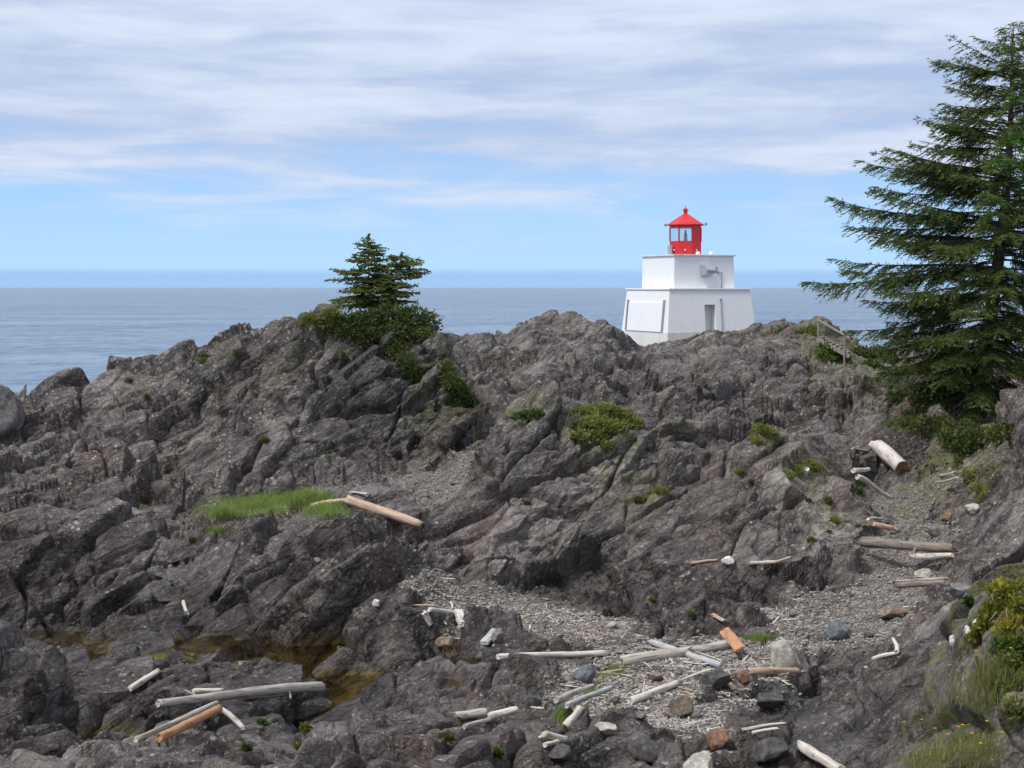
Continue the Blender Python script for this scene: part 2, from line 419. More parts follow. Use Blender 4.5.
lh = ell(Pf[:, 0], Pf[:, 1], 14.2, 123.5, 8.5, 9.5, 0.5)
amp *= 1 - 0.80 * lh
near = 1 - sstep(10, 15, df); amp *= 1 - 0.5 * near
shift = -0.10 * grav
XYZ = Pf + (N_.reshape(-1, 3)) * (DISP * amp + shift)[:, None]
XYZ[:, 2] -= 0.55 * ell(pxf, df, 722, 110, 62, 15, 0.9)
XYZ[:, 2] -= 0.75 * ell(pxf, df, 545, 100, 85, 14, 0.9)
XYZ[:, 2] += grav * 0.07 * fbm(Pf / 0.9, 3, 300)
# knobs of the plateau
plate = sstep(66, 72, df) * (1 - sstep(100, 116, df)) * sstep(430, 500, pxf)
XYZ[:, 2] += plate * (1 - lh) * 0.62 * (np.abs(fbm(Pf / np.array([3.6, 6.0, 4.0]), 3, 320)) * 2 - 0.55)
PUDDLES = [(452, 42.7, 9, .45), (468, 41.3, 13, .55), (450, 39.3, 7, .5), (497, 36.9, 9, .35), (444, 41.9, 6, .3)]
PUD_Z = []
for cx, cd, rx, rd in PUDDLES:
    m_ = ell(pxf, df, cx, cd, rx * 1.5, rd * 1.6, 0.7)
    k_ = np.argmin(((pxf - cx) / 30) ** 2 + (df - cd) ** 2); zt = Pf[k_, 2] - 0.05
    XYZ[:, 2] = XYZ[:, 2] * (1 - m_) + (zt - 0.12 + 0.10 * edge_n) * m_
    PUD_Z.append(zt)
XYZ = XYZ.astype(np.float32)
# moss / dry turf patches: (column, distance, radius in columns, radius in metres, strength)
MOSS = [(600, 58.6, 52, 2.6, .9), (640, 55.8, 30, 1.6, .6), (765, 59.5, 24, 1.5, .8), (800, 57.2, 40, 2.0, .6), (830, 55.5, 40, 2.2, .5), (527, 58.0, 22, .9, .7),
        (375, 72.5, 75, 3.0, 1.0), (315, 73.8, 22, 1.6, .9), (455, 68.5, 30, 2.6, .7), (800, 107, 50, 4.5, .9), (835, 97, 55, 9, 1.0), (850, 84, 45, 7, .7), (720, 112, 60, 2.2, .7), (880, 90, 50, 12, .7),
        (960, 61, 60, 4.5, .9), (985, 56.5, 28, 2.2, .8), (900, 76, 50, 6, .5), (1015, 21, 50, 5.0, .9), (960, 21.5, 40, 3.0, .9), (215, 73, 30, 1.2, .3), (255, 70, 40, 1.0, .35), (160, 72, 40, 1.2, .25),
        (430, 66.5, 20, 2.5, .5), (590, 36.8, 28, 1.0, .5), (610, 40.2, 40, 1.0, .4), (260, 58.3, 80, 1.8, .5), (660, 59.5, 35, 1.6, .4)]
moss = np.zeros(len(Pf))
for cx, cd, rx, rd, st in MOSS:
    rr = np.sqrt(((pxf - cx) / rx) ** 2 + ((df - cd) / rd) ** 2)
    moss = np.maximum(moss, st * (1 - sstep(0.45, 1.15, rr + 0.55 * edge_n + 0.25 * edge_n2)))
algae = np.maximum(pool * (1 - sstep(0.98, 1.12, XYZ[:, 2])), 0)
lich = sstep(3.2, 7.0, XYZ[:, 2])
# bare pale or lichen-crusted faces: (column, distance, radius in columns, radius in metres, strength)
PALE = [(433, 69.0, 14, 2.8, 1.0), (395, 65.8, 35, 1.6, .8), (425, 64.8, 35, 1.8, .8), (610, 57.2, 30, 1.6, .8), (640, 58.2, 25, 1.4, .7), (825, 54.5, 35, 3.5, .75), (790, 56.5, 30, 2.0, .6), (8, 70.5, 22, 2.6, .9), (475, 66.0, 20, 3.0, .7), (400, 66.5, 25, 3.0, .5), (860, 56, 25, 4, .6),
        (160, 50.5, 25, 1.6, .5), (130, 53, 40, 1.5, .4), (220, 52.0, 30, 1.4, .4), (300, 68, 50, 3, .35), (700, 95, 60, 8, .35), (560, 90, 60, 8, .3), (515, 53.5, 40, 2.5, .3), (350, 48, 40, 2, .3), (1005, 20, 30, 2.5, .5)]
TINT = [(395, 67, 95, 4.0, -.9), (200, 69, 150, 6, -.15), (610, 56.5, 170, 4.5, .45), (650, 90, 330, 18, .30), (140, 35, 300, 5.5, -.55), (200, 50, 230, 3.2, -.45), (850, 36, 130, 5, -.35), (900, 68, 90, 6, -.35), (700, 48.5, 110, 2, -.3), (420, 38, 120, 4, -.4)]  # rock tone per mass; first entry paints overhang shade on the headland cliff
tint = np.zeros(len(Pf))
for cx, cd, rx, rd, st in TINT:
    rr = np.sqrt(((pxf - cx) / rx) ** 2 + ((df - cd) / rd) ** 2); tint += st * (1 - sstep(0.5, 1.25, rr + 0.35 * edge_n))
pale = np.zeros(len(Pf))
for cx, cd, rx, rd, st in PALE:
    rr = np.sqrt(((pxf - cx) / rx) ** 2 + ((df - cd) / rd) ** 2); pale = np.maximum(pale, st * (1 - sstep(0.4, 1.2, rr + 0.4 * edge_n)))
cav = np.clip(DISP, -1.5, 1.5)


def rock_material():
    m, t, b = new_mat("wet_dark_rock")
    P = t.add('ShaderNodeNewGeometry').outputs['Position']
    Nn = t.add('ShaderNodeNewGeometry').outputs['Normal']
    ax = (-0.618, 0.379, 0.688)
    dt = t.add('ShaderNodeVectorMath', operation='DOT_PRODUCT'); t.l.new(P, dt.inputs[0]); dt.inputs[1].default_value = ax
    ks = t.add('ShaderNodeVectorMath', operation='SCALE'); ks.inputs[0].default_value = ax; t.l.new(t.math('MULTIPLY', dt.outputs['Value'], 2.2), ks.inputs[3])
    SV = t.vmath('ADD', P, ks.outputs[0])
    n1 = t.noise(P, 0.33, 5, 0.6); n2 = t.noise(SV, 0.9, 8, 0.62, 0.3); n3 = t.noise(P, 7.0, 6, 0.65); n4 = t.noise(P, 26.0, 4, 0.6)
    base = t.mix(t.ramp(n2, 0.36, 0.66), (0.030, 0.0265, 0.0255), (0.205, 0.180, 0.170))
    base = t.mix(t.math('MULTIPLY', t.ramp(n1, 0.42, 0.66), 0.65), base, (0.125, 0.088, 0.078))
    base = t.mix(t.math('MULTIPLY', t.ramp(t.noise(P, 0.6, 5, 0.6), 0.52, 0.72), 0.55), base, (0.150, 0.152, 0.155))
    base = t.mix(t.math('MULTIPLY', t.ramp(n3, 0.52, 0.64), 0.55), base, (0.31, 0.285, 0.265))
    base = t.mix(t.math('MULTIPLY', t.ramp(n4, 0.50, 0.40), 0.6), base, (0.028, 0.025, 0.024))
    blk = t.attr('block')
    base = t.mix(t.ramp(blk, 0.25, 0.75, 0.55, 0.0), base, t.mix(0.5, base, (0.030, 0.027, 0.027)))
    base = t.mix(t.ramp(blk, 0.60, 0.85, 0.0, 0.40), base, (0.27, 0.245, 0.232))
    # pale crustose lichen and barnacle specks
    lk = t.attr('lichen')
    sp = t.ramp(t.voro(t.vmath('ADD', P, t.vmath('SCALE', t.noise(P, 9.0, 2, 0.5, 0, 1), scale=0.12)), 3.6), 0.25, 0.14)
    sp2 = t.ramp(t.voro(P, 9.0), 0.28, 0.17)
    reg = t.ramp(t.noise(P, 0.55, 4, 0.65), 0.46, 0.60)
    base = t.mix(t.math('MULTIPLY', t.math('MULTIPLY', sp, reg), 0.9), base, (0.42, 0.395, 0.36))
    base = t.mix(t.math('MULTIPLY', t.math('MULTIPLY', sp2, t.ramp(t.noise(P, 1.1, 3), 0.5, 0.62)), 0.6), base, (0.45, 0.43, 0.40))
    crust = t.math('MULTIPLY', t.ramp(t.noise(P, 1.7, 7, 0.7, 0.4), 0.585, 0.64), lk)
    base = t.mix(t.math('MULTIPLY', crust, 0.55), base, (0.30, 0.275, 0.245))
    pl = t.attr('pale')
    pm = t.math('MULTIPLY', pl, t.ramp(t.noise(P, 2.2, 7, 0.72, 0.3), 0.47, 0.56))
    base = t.mix(t.math('MULTIPLY', pm, 0.8), base, (0.36, 0.345, 0.32))
    och = t.math('MULTIPLY', t.ramp(t.noise(P, 0.9, 6, 0.7, 0.8), 0.60, 0.70), t.math('MULTIPLY', lk, 0.5))
    base = t.mix(och, base, (0.16, 0.125, 0.06))
    rough = t.ramp(n2, 0.3, 0.75, 0.50, 0.78)
    base = t.mix(1.0, base, (1.48, 1.46, 1.45), 'MULTIPLY')
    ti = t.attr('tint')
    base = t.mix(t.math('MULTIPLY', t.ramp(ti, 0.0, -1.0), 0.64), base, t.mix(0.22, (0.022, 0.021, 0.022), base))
    base = t.mix(t.math('MULTIPLY', t.ramp(ti, 0.0, 0.6), 0.34), base, (0.30, 0.272, 0.252))
    sz = t.add('ShaderNodeSeparateXYZ'); t.l.new(P, sz.inputs[0])
    low = t.ramp(t.math('ADD', sz.outputs[2], t.math('MULTIPLY', t.noise(P, 0.5, 5, 0.6), 2.4)), 2.3, 4.0, 1.0, 0.0)
    base = t.mix(t.math('MULTIPLY', low, 0.55), base, t.mix(0.35, (0.020, 0.0195, 0.020), base))
    rough = t.math('SUBTRACT', rough, t.math('MULTIPLY', low, 0.16))
    # beach gravel
    g = t.attr('gravel')
    vc = t.voro(P, 13.0, out='Color'); vd = t.voro(P, 13.0); vc2 = t.voro(P, 34.0, out='Color')
    sep = t.add('ShaderNodeSeparateColor'); t.l.new(vc, sep.inputs[0])
    sep2 = t.add('ShaderNodeSeparateColor'); t.l.new(vc2, sep2.inputs[0])
    gc = t.mix(sep.outputs[0], (0.10, 0.095, 0.088), (0.38, 0.355, 0.32))
    gc = t.mix(t.math('MULTIPLY', sep2.outputs[0], 0.5), gc, (0.29, 0.275, 0.25))
    gc = t.mix(t.math('MULTIPLY', t.ramp(sep.outputs[1], 0.80, 0.95), 0.6), gc, (0.20, 0.14, 0.105))
    gc = t.mix(t.ramp(t.noise(P, 0.8, 4), 0.35, 0.7, 0.0, 0.45), gc, (0.20, 0.19, 0.17))
    base = t.mix(g, base, gc)
    # moss and thin turf
    ms = t.math('MULTIPLY', t.attr('moss'), t.ramp(t.noise(P, 3.0, 6, 0.7), 0.42, 0.58))
    mc = t.mix(t.noise(P, 5.0, 4), (0.11, 0.135, 0.03), (0.27, 0.265, 0.085))
    mc = t.mix(t.ramp(t.noise(P, 1.2, 3), 0.48, 0.66), mc, (0.25, 0.215, 0.12))
    base = t.mix(ms, base, mc)
    al = t.attr('algae')
    ac = t.mix(t.ramp(t.noise(P, 1.6, 5), 0.35, 0.68), (0.045, 0.038, 0.010), (0.22, 0.165, 0.034))
    base = t.mix(t.math('MULTIPLY', al, 0.92), base, ac)
    t.l.new(base, b.inputs['Base Color'])
    rough = t.math('MAXIMUM', rough, t.math('MAXIMUM', g, ms))
    t.l.new(t.math('MULTIPLY', rough, 0.95), b.inputs['Roughness'])
    b.inputs['Specular IOR Level'].default_value = 0.38
    # relief: fractured at several sizes; pebbly on gravel
    def facet(vec, sc):
        v = t.add('ShaderNodeTexVoronoi', feature='F1'); t.put(v.inputs['Vector'], vec); v.inputs['Scale'].default_value = sc
        rel = t.vmath('SUBTRACT', vec, v.outputs['Position']); tl = t.vmath('SUBTRACT', v.outputs['Color'], (0.5, 0.5, 0.5))
        dp = t.add('ShaderNodeVectorMath', operation='DOT_PRODUCT'); t.put(dp.inputs[0], rel); t.put(dp.inputs[1], tl)
        sepc = t.add('ShaderNodeSeparateColor'); t.put(sepc.inputs[0], v.outputs['Color'])
        return t.math('ADD', t.math('MULTIPLY', dp.outputs['Value'], 1.5), t.math('MULTIPLY', sepc.outputs[0], 0.22 / sc))
    WP = t.vmath('ADD', P, t.vmath('SCALE', t.noise(P, 1.5, 3, 0.5, 0, 1), scale=0.35))
    SW = t.vmath('ADD', WP, ks.outputs[0])
    bh = t.math('ADD', facet(SW, 1.25), t.math('ADD', facet(WP, 2.9), facet(WP, 6.5)))
    def groove(vec, sc, w):
        return t.math('MULTIPLY', t.ramp(t.voro(vec, sc, 'DISTANCE_TO_EDGE'), 0.0, w, 1.0, 0.0), -0.16 / sc)
    WG = t.vmath('ADD', SW, t.vmath('SCALE', t.noise(P, 3.0, 4, 0.6, 0, 1), scale=0.25))
    bh = t.math('ADD', bh, t.math('ADD', groove(WG, 0.55, 0.05), groove(WG, 1.7, 0.06)))
    nb0 = t.bump(t.math('MULTIPLY', bh, t.ramp(t.attr('rough'), 0.0, 1.0, 0.65, 1.1)), 1.0, 0.95)
    nb = t.bump(t.math('ADD', n3, t.math('MULTIPLY', n2, 0.4)), 0.8, 0.06, nb0)
    gb = t.bump(t.math('MULTIPLY', vd, -1.0), 0.7, 0.05, nb)
    mixn = t.add('ShaderNodeMix', data_type='VECTOR'); t.put(mixn.inputs[0], g); t.put(mixn.inputs[4], nb); t.put(mixn.inputs[5], gb)
    fb = t.bump(t.noise(P, 16.0, 6, 0.75), 1.0, 0.06, mixn.outputs[1])
    t.l.new(fb, b.inputs['Normal'])
    return m
M_ROCK = rock_material()

nr_, nc_ = shp
ii = (np.arange(nr_ - 1)[:, None] * nc_ + np.arange(nc_ - 1)[None, :]).ravel()
QF = np.stack([ii, ii + 1, ii + nc_ + 1, ii + nc_], 1)
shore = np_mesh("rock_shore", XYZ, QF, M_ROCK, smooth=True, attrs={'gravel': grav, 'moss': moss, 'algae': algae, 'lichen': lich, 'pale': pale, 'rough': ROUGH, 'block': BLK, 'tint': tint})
tag(shore, kind='structure', label='dark rocky shore with gravel pockets and tide pools', cat='ground')
bpy.context.view_layer.update()


def ray(px, py):
    o = Vector((0, 0, CAMZ)); d = Vector(((px - 512) / FPX, 1.0, -(py - HOR) / FPX)).normalized()
    ok, loc, nor, _ = shore.ray_cast(o, d)
    return (loc.copy(), nor.copy()) if ok else (None, None)


def at(px, py):
    for k in range(0, 60):
        for s in ((0,) if k == 0 else (k, -k)):
            l, n = ray(px, py + s)
            if l is not None: return l
    return Vector((0, 60, 3))


def height(x, y):
    ok, loc, nor, _ = shore.ray_cast(Vector((x, y, 60)), Vector((0, 0, -1)))
    return (loc.z, nor.copy()) if ok else (-5.0, Vector((0, 0, 1)))


def world_pt(px, py, d): return Vector(((px - 512) / FPX * d, d, CAMZ - (py - HOR) * d / FPX))


# driftwood, as (end, end, thickness in survey pixels, timber, label, taper, bend, stubs); the rock is worn down where the longer logs lie
LOGS = [
 ((347, 499), (421, 525), 10, 'W_TAN', 'pinkish tan log resting above the grass flat, sloping down to the right', .85, .015, 0),
 ((312, 505), (346, 500), 5, 'W_TAN', 'thin tan log end poking left from the pinkish log by the grass', .9, .02, 0),
 ((322, 686), (158, 703), 11, 'W_GREY', 'longest silver-grey log lying across the rocks beside the brown tide pool', .72, .012, 2),
 ((193, 692), (222, 690), 6, 'W_WHITE', 'short pale log piece behind the longest grey log', .8, .03, 0),
 ((241, 697), (291, 693), 7, 'W_GREY', 'split grey log slab lying against the front of the longest grey log', .6, .03, 0),
 ((136, 740), (217, 703), 6, 'W_GREY', 'slim grey log side by side with the orange log', .85, .01, 0),
 ((158, 738), (219, 709), 9, 'W_ORANGE', 'orange-stained log in front of the tide pool rocks', .9, .01, 0),
 ((218, 706), (243, 728), 6, 'W_GREY', 'short grey log at the upper end of the orange log', .8, .02, 0),
 ((130, 689), (158, 671), 7, 'W_WHITE', 'white log on the slanting dark rock beside the pool', .85, .01, 0),
 ((498, 657), (608, 653), 6, 'W_WHITE', 'long thin straight pale log across the central beach', 1.1, .006, 0),
 ((622, 662), (741, 642), 11, 'W_GREY', 'thick knotty grey log under the orange board', .9, .012, 2),
 ((651, 642), (722, 666), 7, 'W_BLUE', 'smooth blue-grey pole crossing beneath the knotty grey log', .95, .0, 0),
 ((630, 701), (678, 683), 9, 'W_WHITE', 'pale log with a pointed end below the knotty grey log', .8, .02, 1),
 ((678, 681), (712, 669), 3, 'W_WHITE', 'thin white stick continuing from the pale pointed log', .6, .04, 0),
 ((556, 700), (593, 685), 6, 'W_GREY', 'short pinkish grey log beside the beach grass', .85, .02, 0),
 ((566, 706), (612, 687), 6, 'W_BLUE', 'blue-grey weathered log parallel to the short pinkish one', .9, .01, 0),
 ((566, 727), (581, 707), 9, 'W_WHITE', 'stubby white log standing out on the gravel by a grass tuft', .85, .006, 0),
 ((458, 716), (487, 712), 9, 'W_GREY', 'round-ended pale log wedged left of the bottom centre puddle', .9, .006, 0),
 ((487, 717), (518, 709), 9, 'W_WHITE', 'thick white log chunk beside the bottom centre puddle', .7, .006, 0),
 ((464, 727), (492, 719), 6, 'W_GREY', 'narrow grey log below the white chunk at bottom centre', .7, .006, 0),
 ((748, 672), (798, 671), 8, 'W_TAN', 'tan log with a split end in front of the white boulder', .9, .02, 1),
 ((857, 477), (893, 496), 6, 'W_WHITE', 'curved white log below the huge log', .6, .10, 0),
 ((853, 471), (869, 469), 5, 'W_WHITE', 'short white log stub left of the huge log', .8, .02, 0),
 ((864, 542), (954, 549), 11, 'W_DARK', 'big dark weathered log bridging the right gully', .82, .008, 1),
 ((912, 556), (953, 556), 7, 'W_WHITE', 'smooth white log under the big dark gully log', .7, .03, 0),
 ((896, 585), (946, 583), 6, 'W_DARK', 'dark wet log under the pale gully plank', .9, .01, 0),
 ((872, 524), (898, 530), 6, 'W_TAN', 'brown forked log on the left side of the gully', .7, .05, 2),
 ((868, 519), (884, 518), 3, 'W_WHITE', 'thin white stick above the brown forked log', .7, .03, 0),
 ((802, 747), (842, 771), 11, 'W_WHITE', 'thick bleached log cut by the bottom edge of the photo', .95, .01, 0),
 ((429, 610), (459, 612), 5, 'W_WHITE', 'slim white log at the back left of the central beach', .8, .02, 0),
 ((750, 563), (776, 562), 4, 'W_WHITE', 'thin white log on the ledge under the right shoulder of the middle outcrop', .8, .02, 0),
 ((776, 562), (791, 557), 3, 'W_TAN', 'tan stick at the right end of the thin ledge log', .7, .02, 0),
 ((691, 563), (717, 560), 3, 'W_TAN', 'short tan stick on the ledge below the middle outcrop', .8, .04, 0),
 ((873, 659), (899, 652), 5, 'W_WHITE', 'white root lying on the dark slab near the near bank', .7, .05, 0),
 ((897, 653), (893, 638), 5, 'W_WHITE', 'upright white root stub on the dark slab near the near bank', .7, .06, 0),
 ((543, 734), (566, 740), 9, 'W_GREY', 'fat grey log stub among debris at the bottom', .8, .006, 0),
 ((545, 745), (566, 738), 5, 'W_WHITE', 'white splintered stick below the fat grey stub', .7, .03, 0),
 ((676, 727), (712, 720), 4, 'W_WHITE', 'white stick left of the brown square boulder', .7, .04, 0),
 ((742, 729), (786, 723), 4, 'W_WHITE', 'white branch right of the brown square boulder', .5, .05, 0),
 ((752, 733), (778, 728), 4, 'W_WHITE', 'second white branch crossing below the one right of the brown boulder', .6, .03, 0),
 ((183, 602), (187, 613), 4, 'W_WHITE', 'tiny white log on the dark rock above the pool', .9, .02, 0),
 ((852, 449), (868, 451), 3, 'W_GREY', 'thin grey stick up left of the huge log', .8, .02, 0),
 ((940, 476), (956, 472), 3, 'W_GREY', 'grey stick on the bank below the big spruce', .7, .05, 0),
 ((938, 482), (958, 478), 3, 'W_GREY', 'lower grey stick on the bank below the big spruce', .7, .04, 0),
    ((876, 444), (902, 468), 15, 'W_WHITE', 'huge bleached log with a brown sawn end in the right gully', 1.08, .0, 0),
]


def carve_for_logs():
    out = []
    P2 = XYZ[:, :2].astype(float); Zc = XYZ[:, 2].astype(float).copy()
    for i, (a, b, th, *_r) in enumerate(LOGS):
        A0, B0 = at(a[0], a[1] + th * .42), at(b[0], b[1] + th * .42)
        lim = 1.2 + 0.03 * abs(a[0] - b[0])
        if abs(A0.y - B0.y) > lim:
            ym = min(A0.y, B0.y) + lim / 2; A0 = world_pt(a[0], a[1] + th * .42, ym + (lim / 2 if A0.y > B0.y else -lim / 2)); B0 = world_pt(b[0], b[1] + th * .42, ym + (lim / 2 if B0.y > A0.y else -lim / 2))
        r = th * .5 * ((A0.y + B0.y) / 2) / FPX
        A = A0 + Vector((0, 0, r * .85)); B = B0 + Vector((0, 0, r * .85))
        if i == 0: B.y = A.y - 1.2; B.x = (b[0] - 512) / FPX * B.y; B.z = CAMZ - (b[1] - HOR) * B.y / FPX
        a2, b2 = np.array(A[:2]), np.array(B[:2]); ab = b2 - a2; L2 = max(ab @ ab, 1e-6)
        u = np.clip((P2 - a2) @ ab / L2, -0.02, 1.02); c = a2 + u[:, None] * ab; dist = np.hypot(*(P2 - c).T)
        cap = (A.z + (B.z - A.z) * u) - r * .55 + 0.15 * np.maximum(0, dist - 1.2 * r) + (0.10 * r + 0.05 * np.minimum(dist, 2)) * edge_n2 + 0.06 * np.minimum(dist, 2) * edge_n
        reach = 0.8 if th < 6 or i == len(LOGS) - 1 else 1.9; m = dist < reach + 1.5; Zc[m] = np.minimum(Zc[m], cap[m] + np.maximum(0, dist[m] - reach) * 1.0)
        out.append((A, B, r))
    XYZ[:, 2] = Zc
    shore.data.vertices.foreach_set('co', XYZ.ravel()); shore.data.update(); bpy.context.view_layer.update()
    return out
AXES = carve_for_logs()


# ------------------------------------------------------------------ sea and pools
def sea_material():
    m, t, b = new_mat("sea_water")
    P = t.add('ShaderNodeNewGeometry').outputs['Position']
    def mp(sc, rz=0.25):
        n = t.add('ShaderNodeMapping'); t.l.new(P, n.inputs[0]); n.inputs['Scale'].default_value = sc; n.inputs['Rotation'].default_value = (0, 0, rz); return n.outputs[0]
    w1 = t.noise(mp((0.05, 0.16, 1)), 1.0, 6, 0.7, 0.4); w2 = t.noise(mp((0.32, 0.8, 1), -0.2), 1.0, 4, 0.6, 0.3)
    w3 = t.noise(mp((0.0045, 0.016, 1), 0.1), 1.0, 5, 0.6)
    w4 = t.noise(mp((0.03, 0.030, 1), 0.1), 1.0, 9, 0.78); w5 = t.noise(mp((0.25, 0.10, 1), 0.1), 1.0, 6, 0.72)
    col = t.mix(t.ramp(t.math('ADD', t.math('MULTIPLY', w3, 0.25), t.math('ADD', t.math('MULTIPLY', w4, 0.35), t.math('MULTIPLY', w5, 0.40))), 0.40, 0.60), (0.085, 0.155, 0.25), (0.235, 0.315, 0.415))  # light and dark of the wave facets is put into the colour
    foam = t.math('MULTIPLY', t.ramp(t.noise(mp((0.10, 0.42, 1)), 1.0, 6, 0.7, 0.5), 0.58, 0.66), t.ramp(t.noise(mp((0.012, 0.03, 1)), 1.0, 3), 0.50, 0.60))
    col = t.mix(t.math('MULTIPLY', foam, 0.7), col, (0.6, 0.64, 0.70))
    t.l.new(col, b.inputs['Base Color'])
    b.inputs['Roughness'].default_value = 0.32; b.inputs['IOR'].default_value = 1.333; b.inputs['Specular IOR Level'].default_value = 0.42
    h = t.math('ADD', t.math('MULTIPLY', w1, 0.9), t.math('MULTIPLY', w2, 0.25))
    t.l.new(t.bump(h, 1.0, 3.0), b.inputs['Normal'])
    return m
V = np.array([(-60000, 20, 0), (60000, 20, 0), (60000, 90000, 0), (-60000, 90000, 0)], float)
tag(np_mesh("sea", V, np.array([[0, 1, 2, 3]]), sea_material()), kind='structure', label='grey blue open sea reaching the horizon', cat='sea')


def pool_material():
    m = bpy.data.materials.new("pool_water"); m.use_nodes = True
    t = NT(m.node_tree); t.n.clear()
    out = t.add('ShaderNodeOutputMaterial'); g = t.add('ShaderNodeBsdfGlossy'); g.inputs['Roughness'].default_value = 0.03
    tr = t.add('ShaderNodeBsdfTransparent'); tr.inputs[0].default_value = (0.80, 0.74, 0.52, 1)
    fr = t.add('ShaderNodeFresnel'); fr.inputs[0].default_value = 1.33
    P = t.add('ShaderNodeNewGeometry').outputs['Position']
    nb = t.bump(t.noise(P, 5.0, 3), 0.10, 0.02); t.l.new(nb, g.inputs['Normal']); t.l.new(nb, fr.inputs['Normal'])
    mx = t.add('ShaderNodeMixShader'); t.l.new(fr.outputs[0], mx.inputs[0]); t.l.new(tr.outputs[0], mx.inputs[1]); t.l.new(g.outputs[0], mx.inputs[2])
    t.l.new(mx.outputs[0], out.inputs[0])
    return m
M_POOL = pool_material()


def pool_sheet(name, px0, px1, d0, d1, z, label):
    P = [((px0 - 512) / FPX * d0, d0), ((px1 - 512) / FPX * d0, d0), ((px1 - 512) / FPX * d1, d1), ((px0 - 512) / FPX * d1, d1)]
    o = np_mesh(name, np.array([(x, y, z) for x, y in P]), np.array([[0, 1, 2, 3]]), M_POOL)
    return tag(o, label, 'water', kind='structure')
for (cx, cd, rx, rd), zt in zip(PUDDLES, PUD_Z):
    pool_sheet("puddle_water", cx - rx * 1.5, cx + rx * 1.5, cd - rd * 1.4, cd + rd * 1.4, float(zt), 'small puddle among the rocks mirroring the sky')
pool_sheet("tide_pool_water", -80, 385, 35.2, 48.0, 0.86, 'shallow olive brown tide pool winding between dark rocks')


# ------------------------------------------------------------------ lighthouse
def paint_mat(name, col, rough, streak=0.10):
    m, t, b = new_mat(name)
    P = t.add('ShaderNodeTexCoord').outputs['Object']
    mp = t.add('ShaderNodeMapping'); t.l.new(P, mp.inputs[0]); mp.inputs['Scale'].default_value = (3.0, 3.0, 0.35)
    s = t.ramp(t.noise(mp.outputs[0], 1.0, 6, 0.65), 0.48, 0.75); f = t.noise(P, 1.3, 5)
    c = t.mix(t.math('MULTIPLY', s, streak), col, tuple(v * 0.55 for v in col))
    c = t.mix(t.math('MULTIPLY', f, 0.10), c, tuple(v * 0.8 for v in col))
    t.l.new(c, b.inputs['Base Color']); b.inputs['Roughness'].default_value = rough
    t.l.new(t.bump(t.noise(P, 14.0, 4), 0.12, 0.01), b.inputs['Normal'])
    return m
M_WHITE = paint_mat("white_paint", (0.80, 0.80, 0.80), 0.55, 0.14)
M_CONC = paint_mat("pale_concrete", (0.70, 0.685, 0.65), 0.85, 0.7)
M_RED = paint_mat("red_paint", (0.60, 0.022, 0.030), 0.42, 0.2)
M_GALV = simple_mat("galvanised_metal", (0.46, 0.48, 0.50), 0.42, 0.6, 0.1, 4)
M_GREY = simple_mat("grey_metal", (0.33, 0.34, 0.36), 0.5, 0.2, 0.1, 4)
M_WGREY = simple_mat("recess_grey_paint", (0.72, 0.72, 0.71), 0.6)
M_GLASS = bpy.data.materials.new("lantern_glass"); M_GLASS.use_nodes = True
_t = NT(M_GLASS.node_tree); _t.n.clear(); _o = _t.add('ShaderNodeOutputMaterial'); _a = _t.add('ShaderNodeBsdfTransparent'); _a.inputs[0].default_value = (.93, .97, .97, 1)
_g = _t.add('ShaderNodeBsdfGlossy'); _g.inputs['Roughness'].default_value = 0.02; _m = _t.add('ShaderNodeMixShader'); _f = _t.add('ShaderNodeFresnel'); _f.inputs[0].default_value = 1.45
_m.inputs[0].default_value = 0.07; _t.l.new(_a.outputs[0], _m.inputs[1]); _t.l.new(_g.outputs[0], _m.inputs[2]); _t.l.new(_m.outputs[0], _o.inputs[0])


def frustum(bm, s0, z0, s1, z1, cx=0, cy=0):
    vs_ = [bm.verts.new((cx + a * s0, cy + b_ * s0, z0)) for a, b_ in ((-1, -1), (1, -1), (1, 1), (-1, 1))] + [bm.verts.new((cx + a * s1, cy + b_ * s1, z1)) for a, b_ in ((-1, -1), (1, -1), (1, 1), (-1, 1))]
    fs = [(3, 2, 1, 0), (4, 5, 6, 7)] + [(i, (i + 1) % 4, 4 + (i + 1) % 4, 4 + i) for i in range(4)]
    return [bm.faces.new([vs_[i] for i in f]) for f in fs]


def prism(bm, ang0, n, r0, z0, r1, z1, cap=True):
    a = [bm.verts.new((r0 * math.cos(ang0 + 2 * math.pi * i / n), r0 * math.sin(ang0 + 2 * math.pi * i / n), z0)) for i in range(n)]
    b_ = [bm.verts.new((r1 * math.cos(ang0 + 2 * math.pi * i / n), r1 * math.sin(ang0 + 2 * math.pi * i / n), z1)) for i in range(n)]
    for i in range(n): bm.faces.new((a[i], a[(i + 1) % n], b_[(i + 1) % n], b_[i]))
    if cap: bm.faces.new(a[::-1]); bm.faces.new(b_)


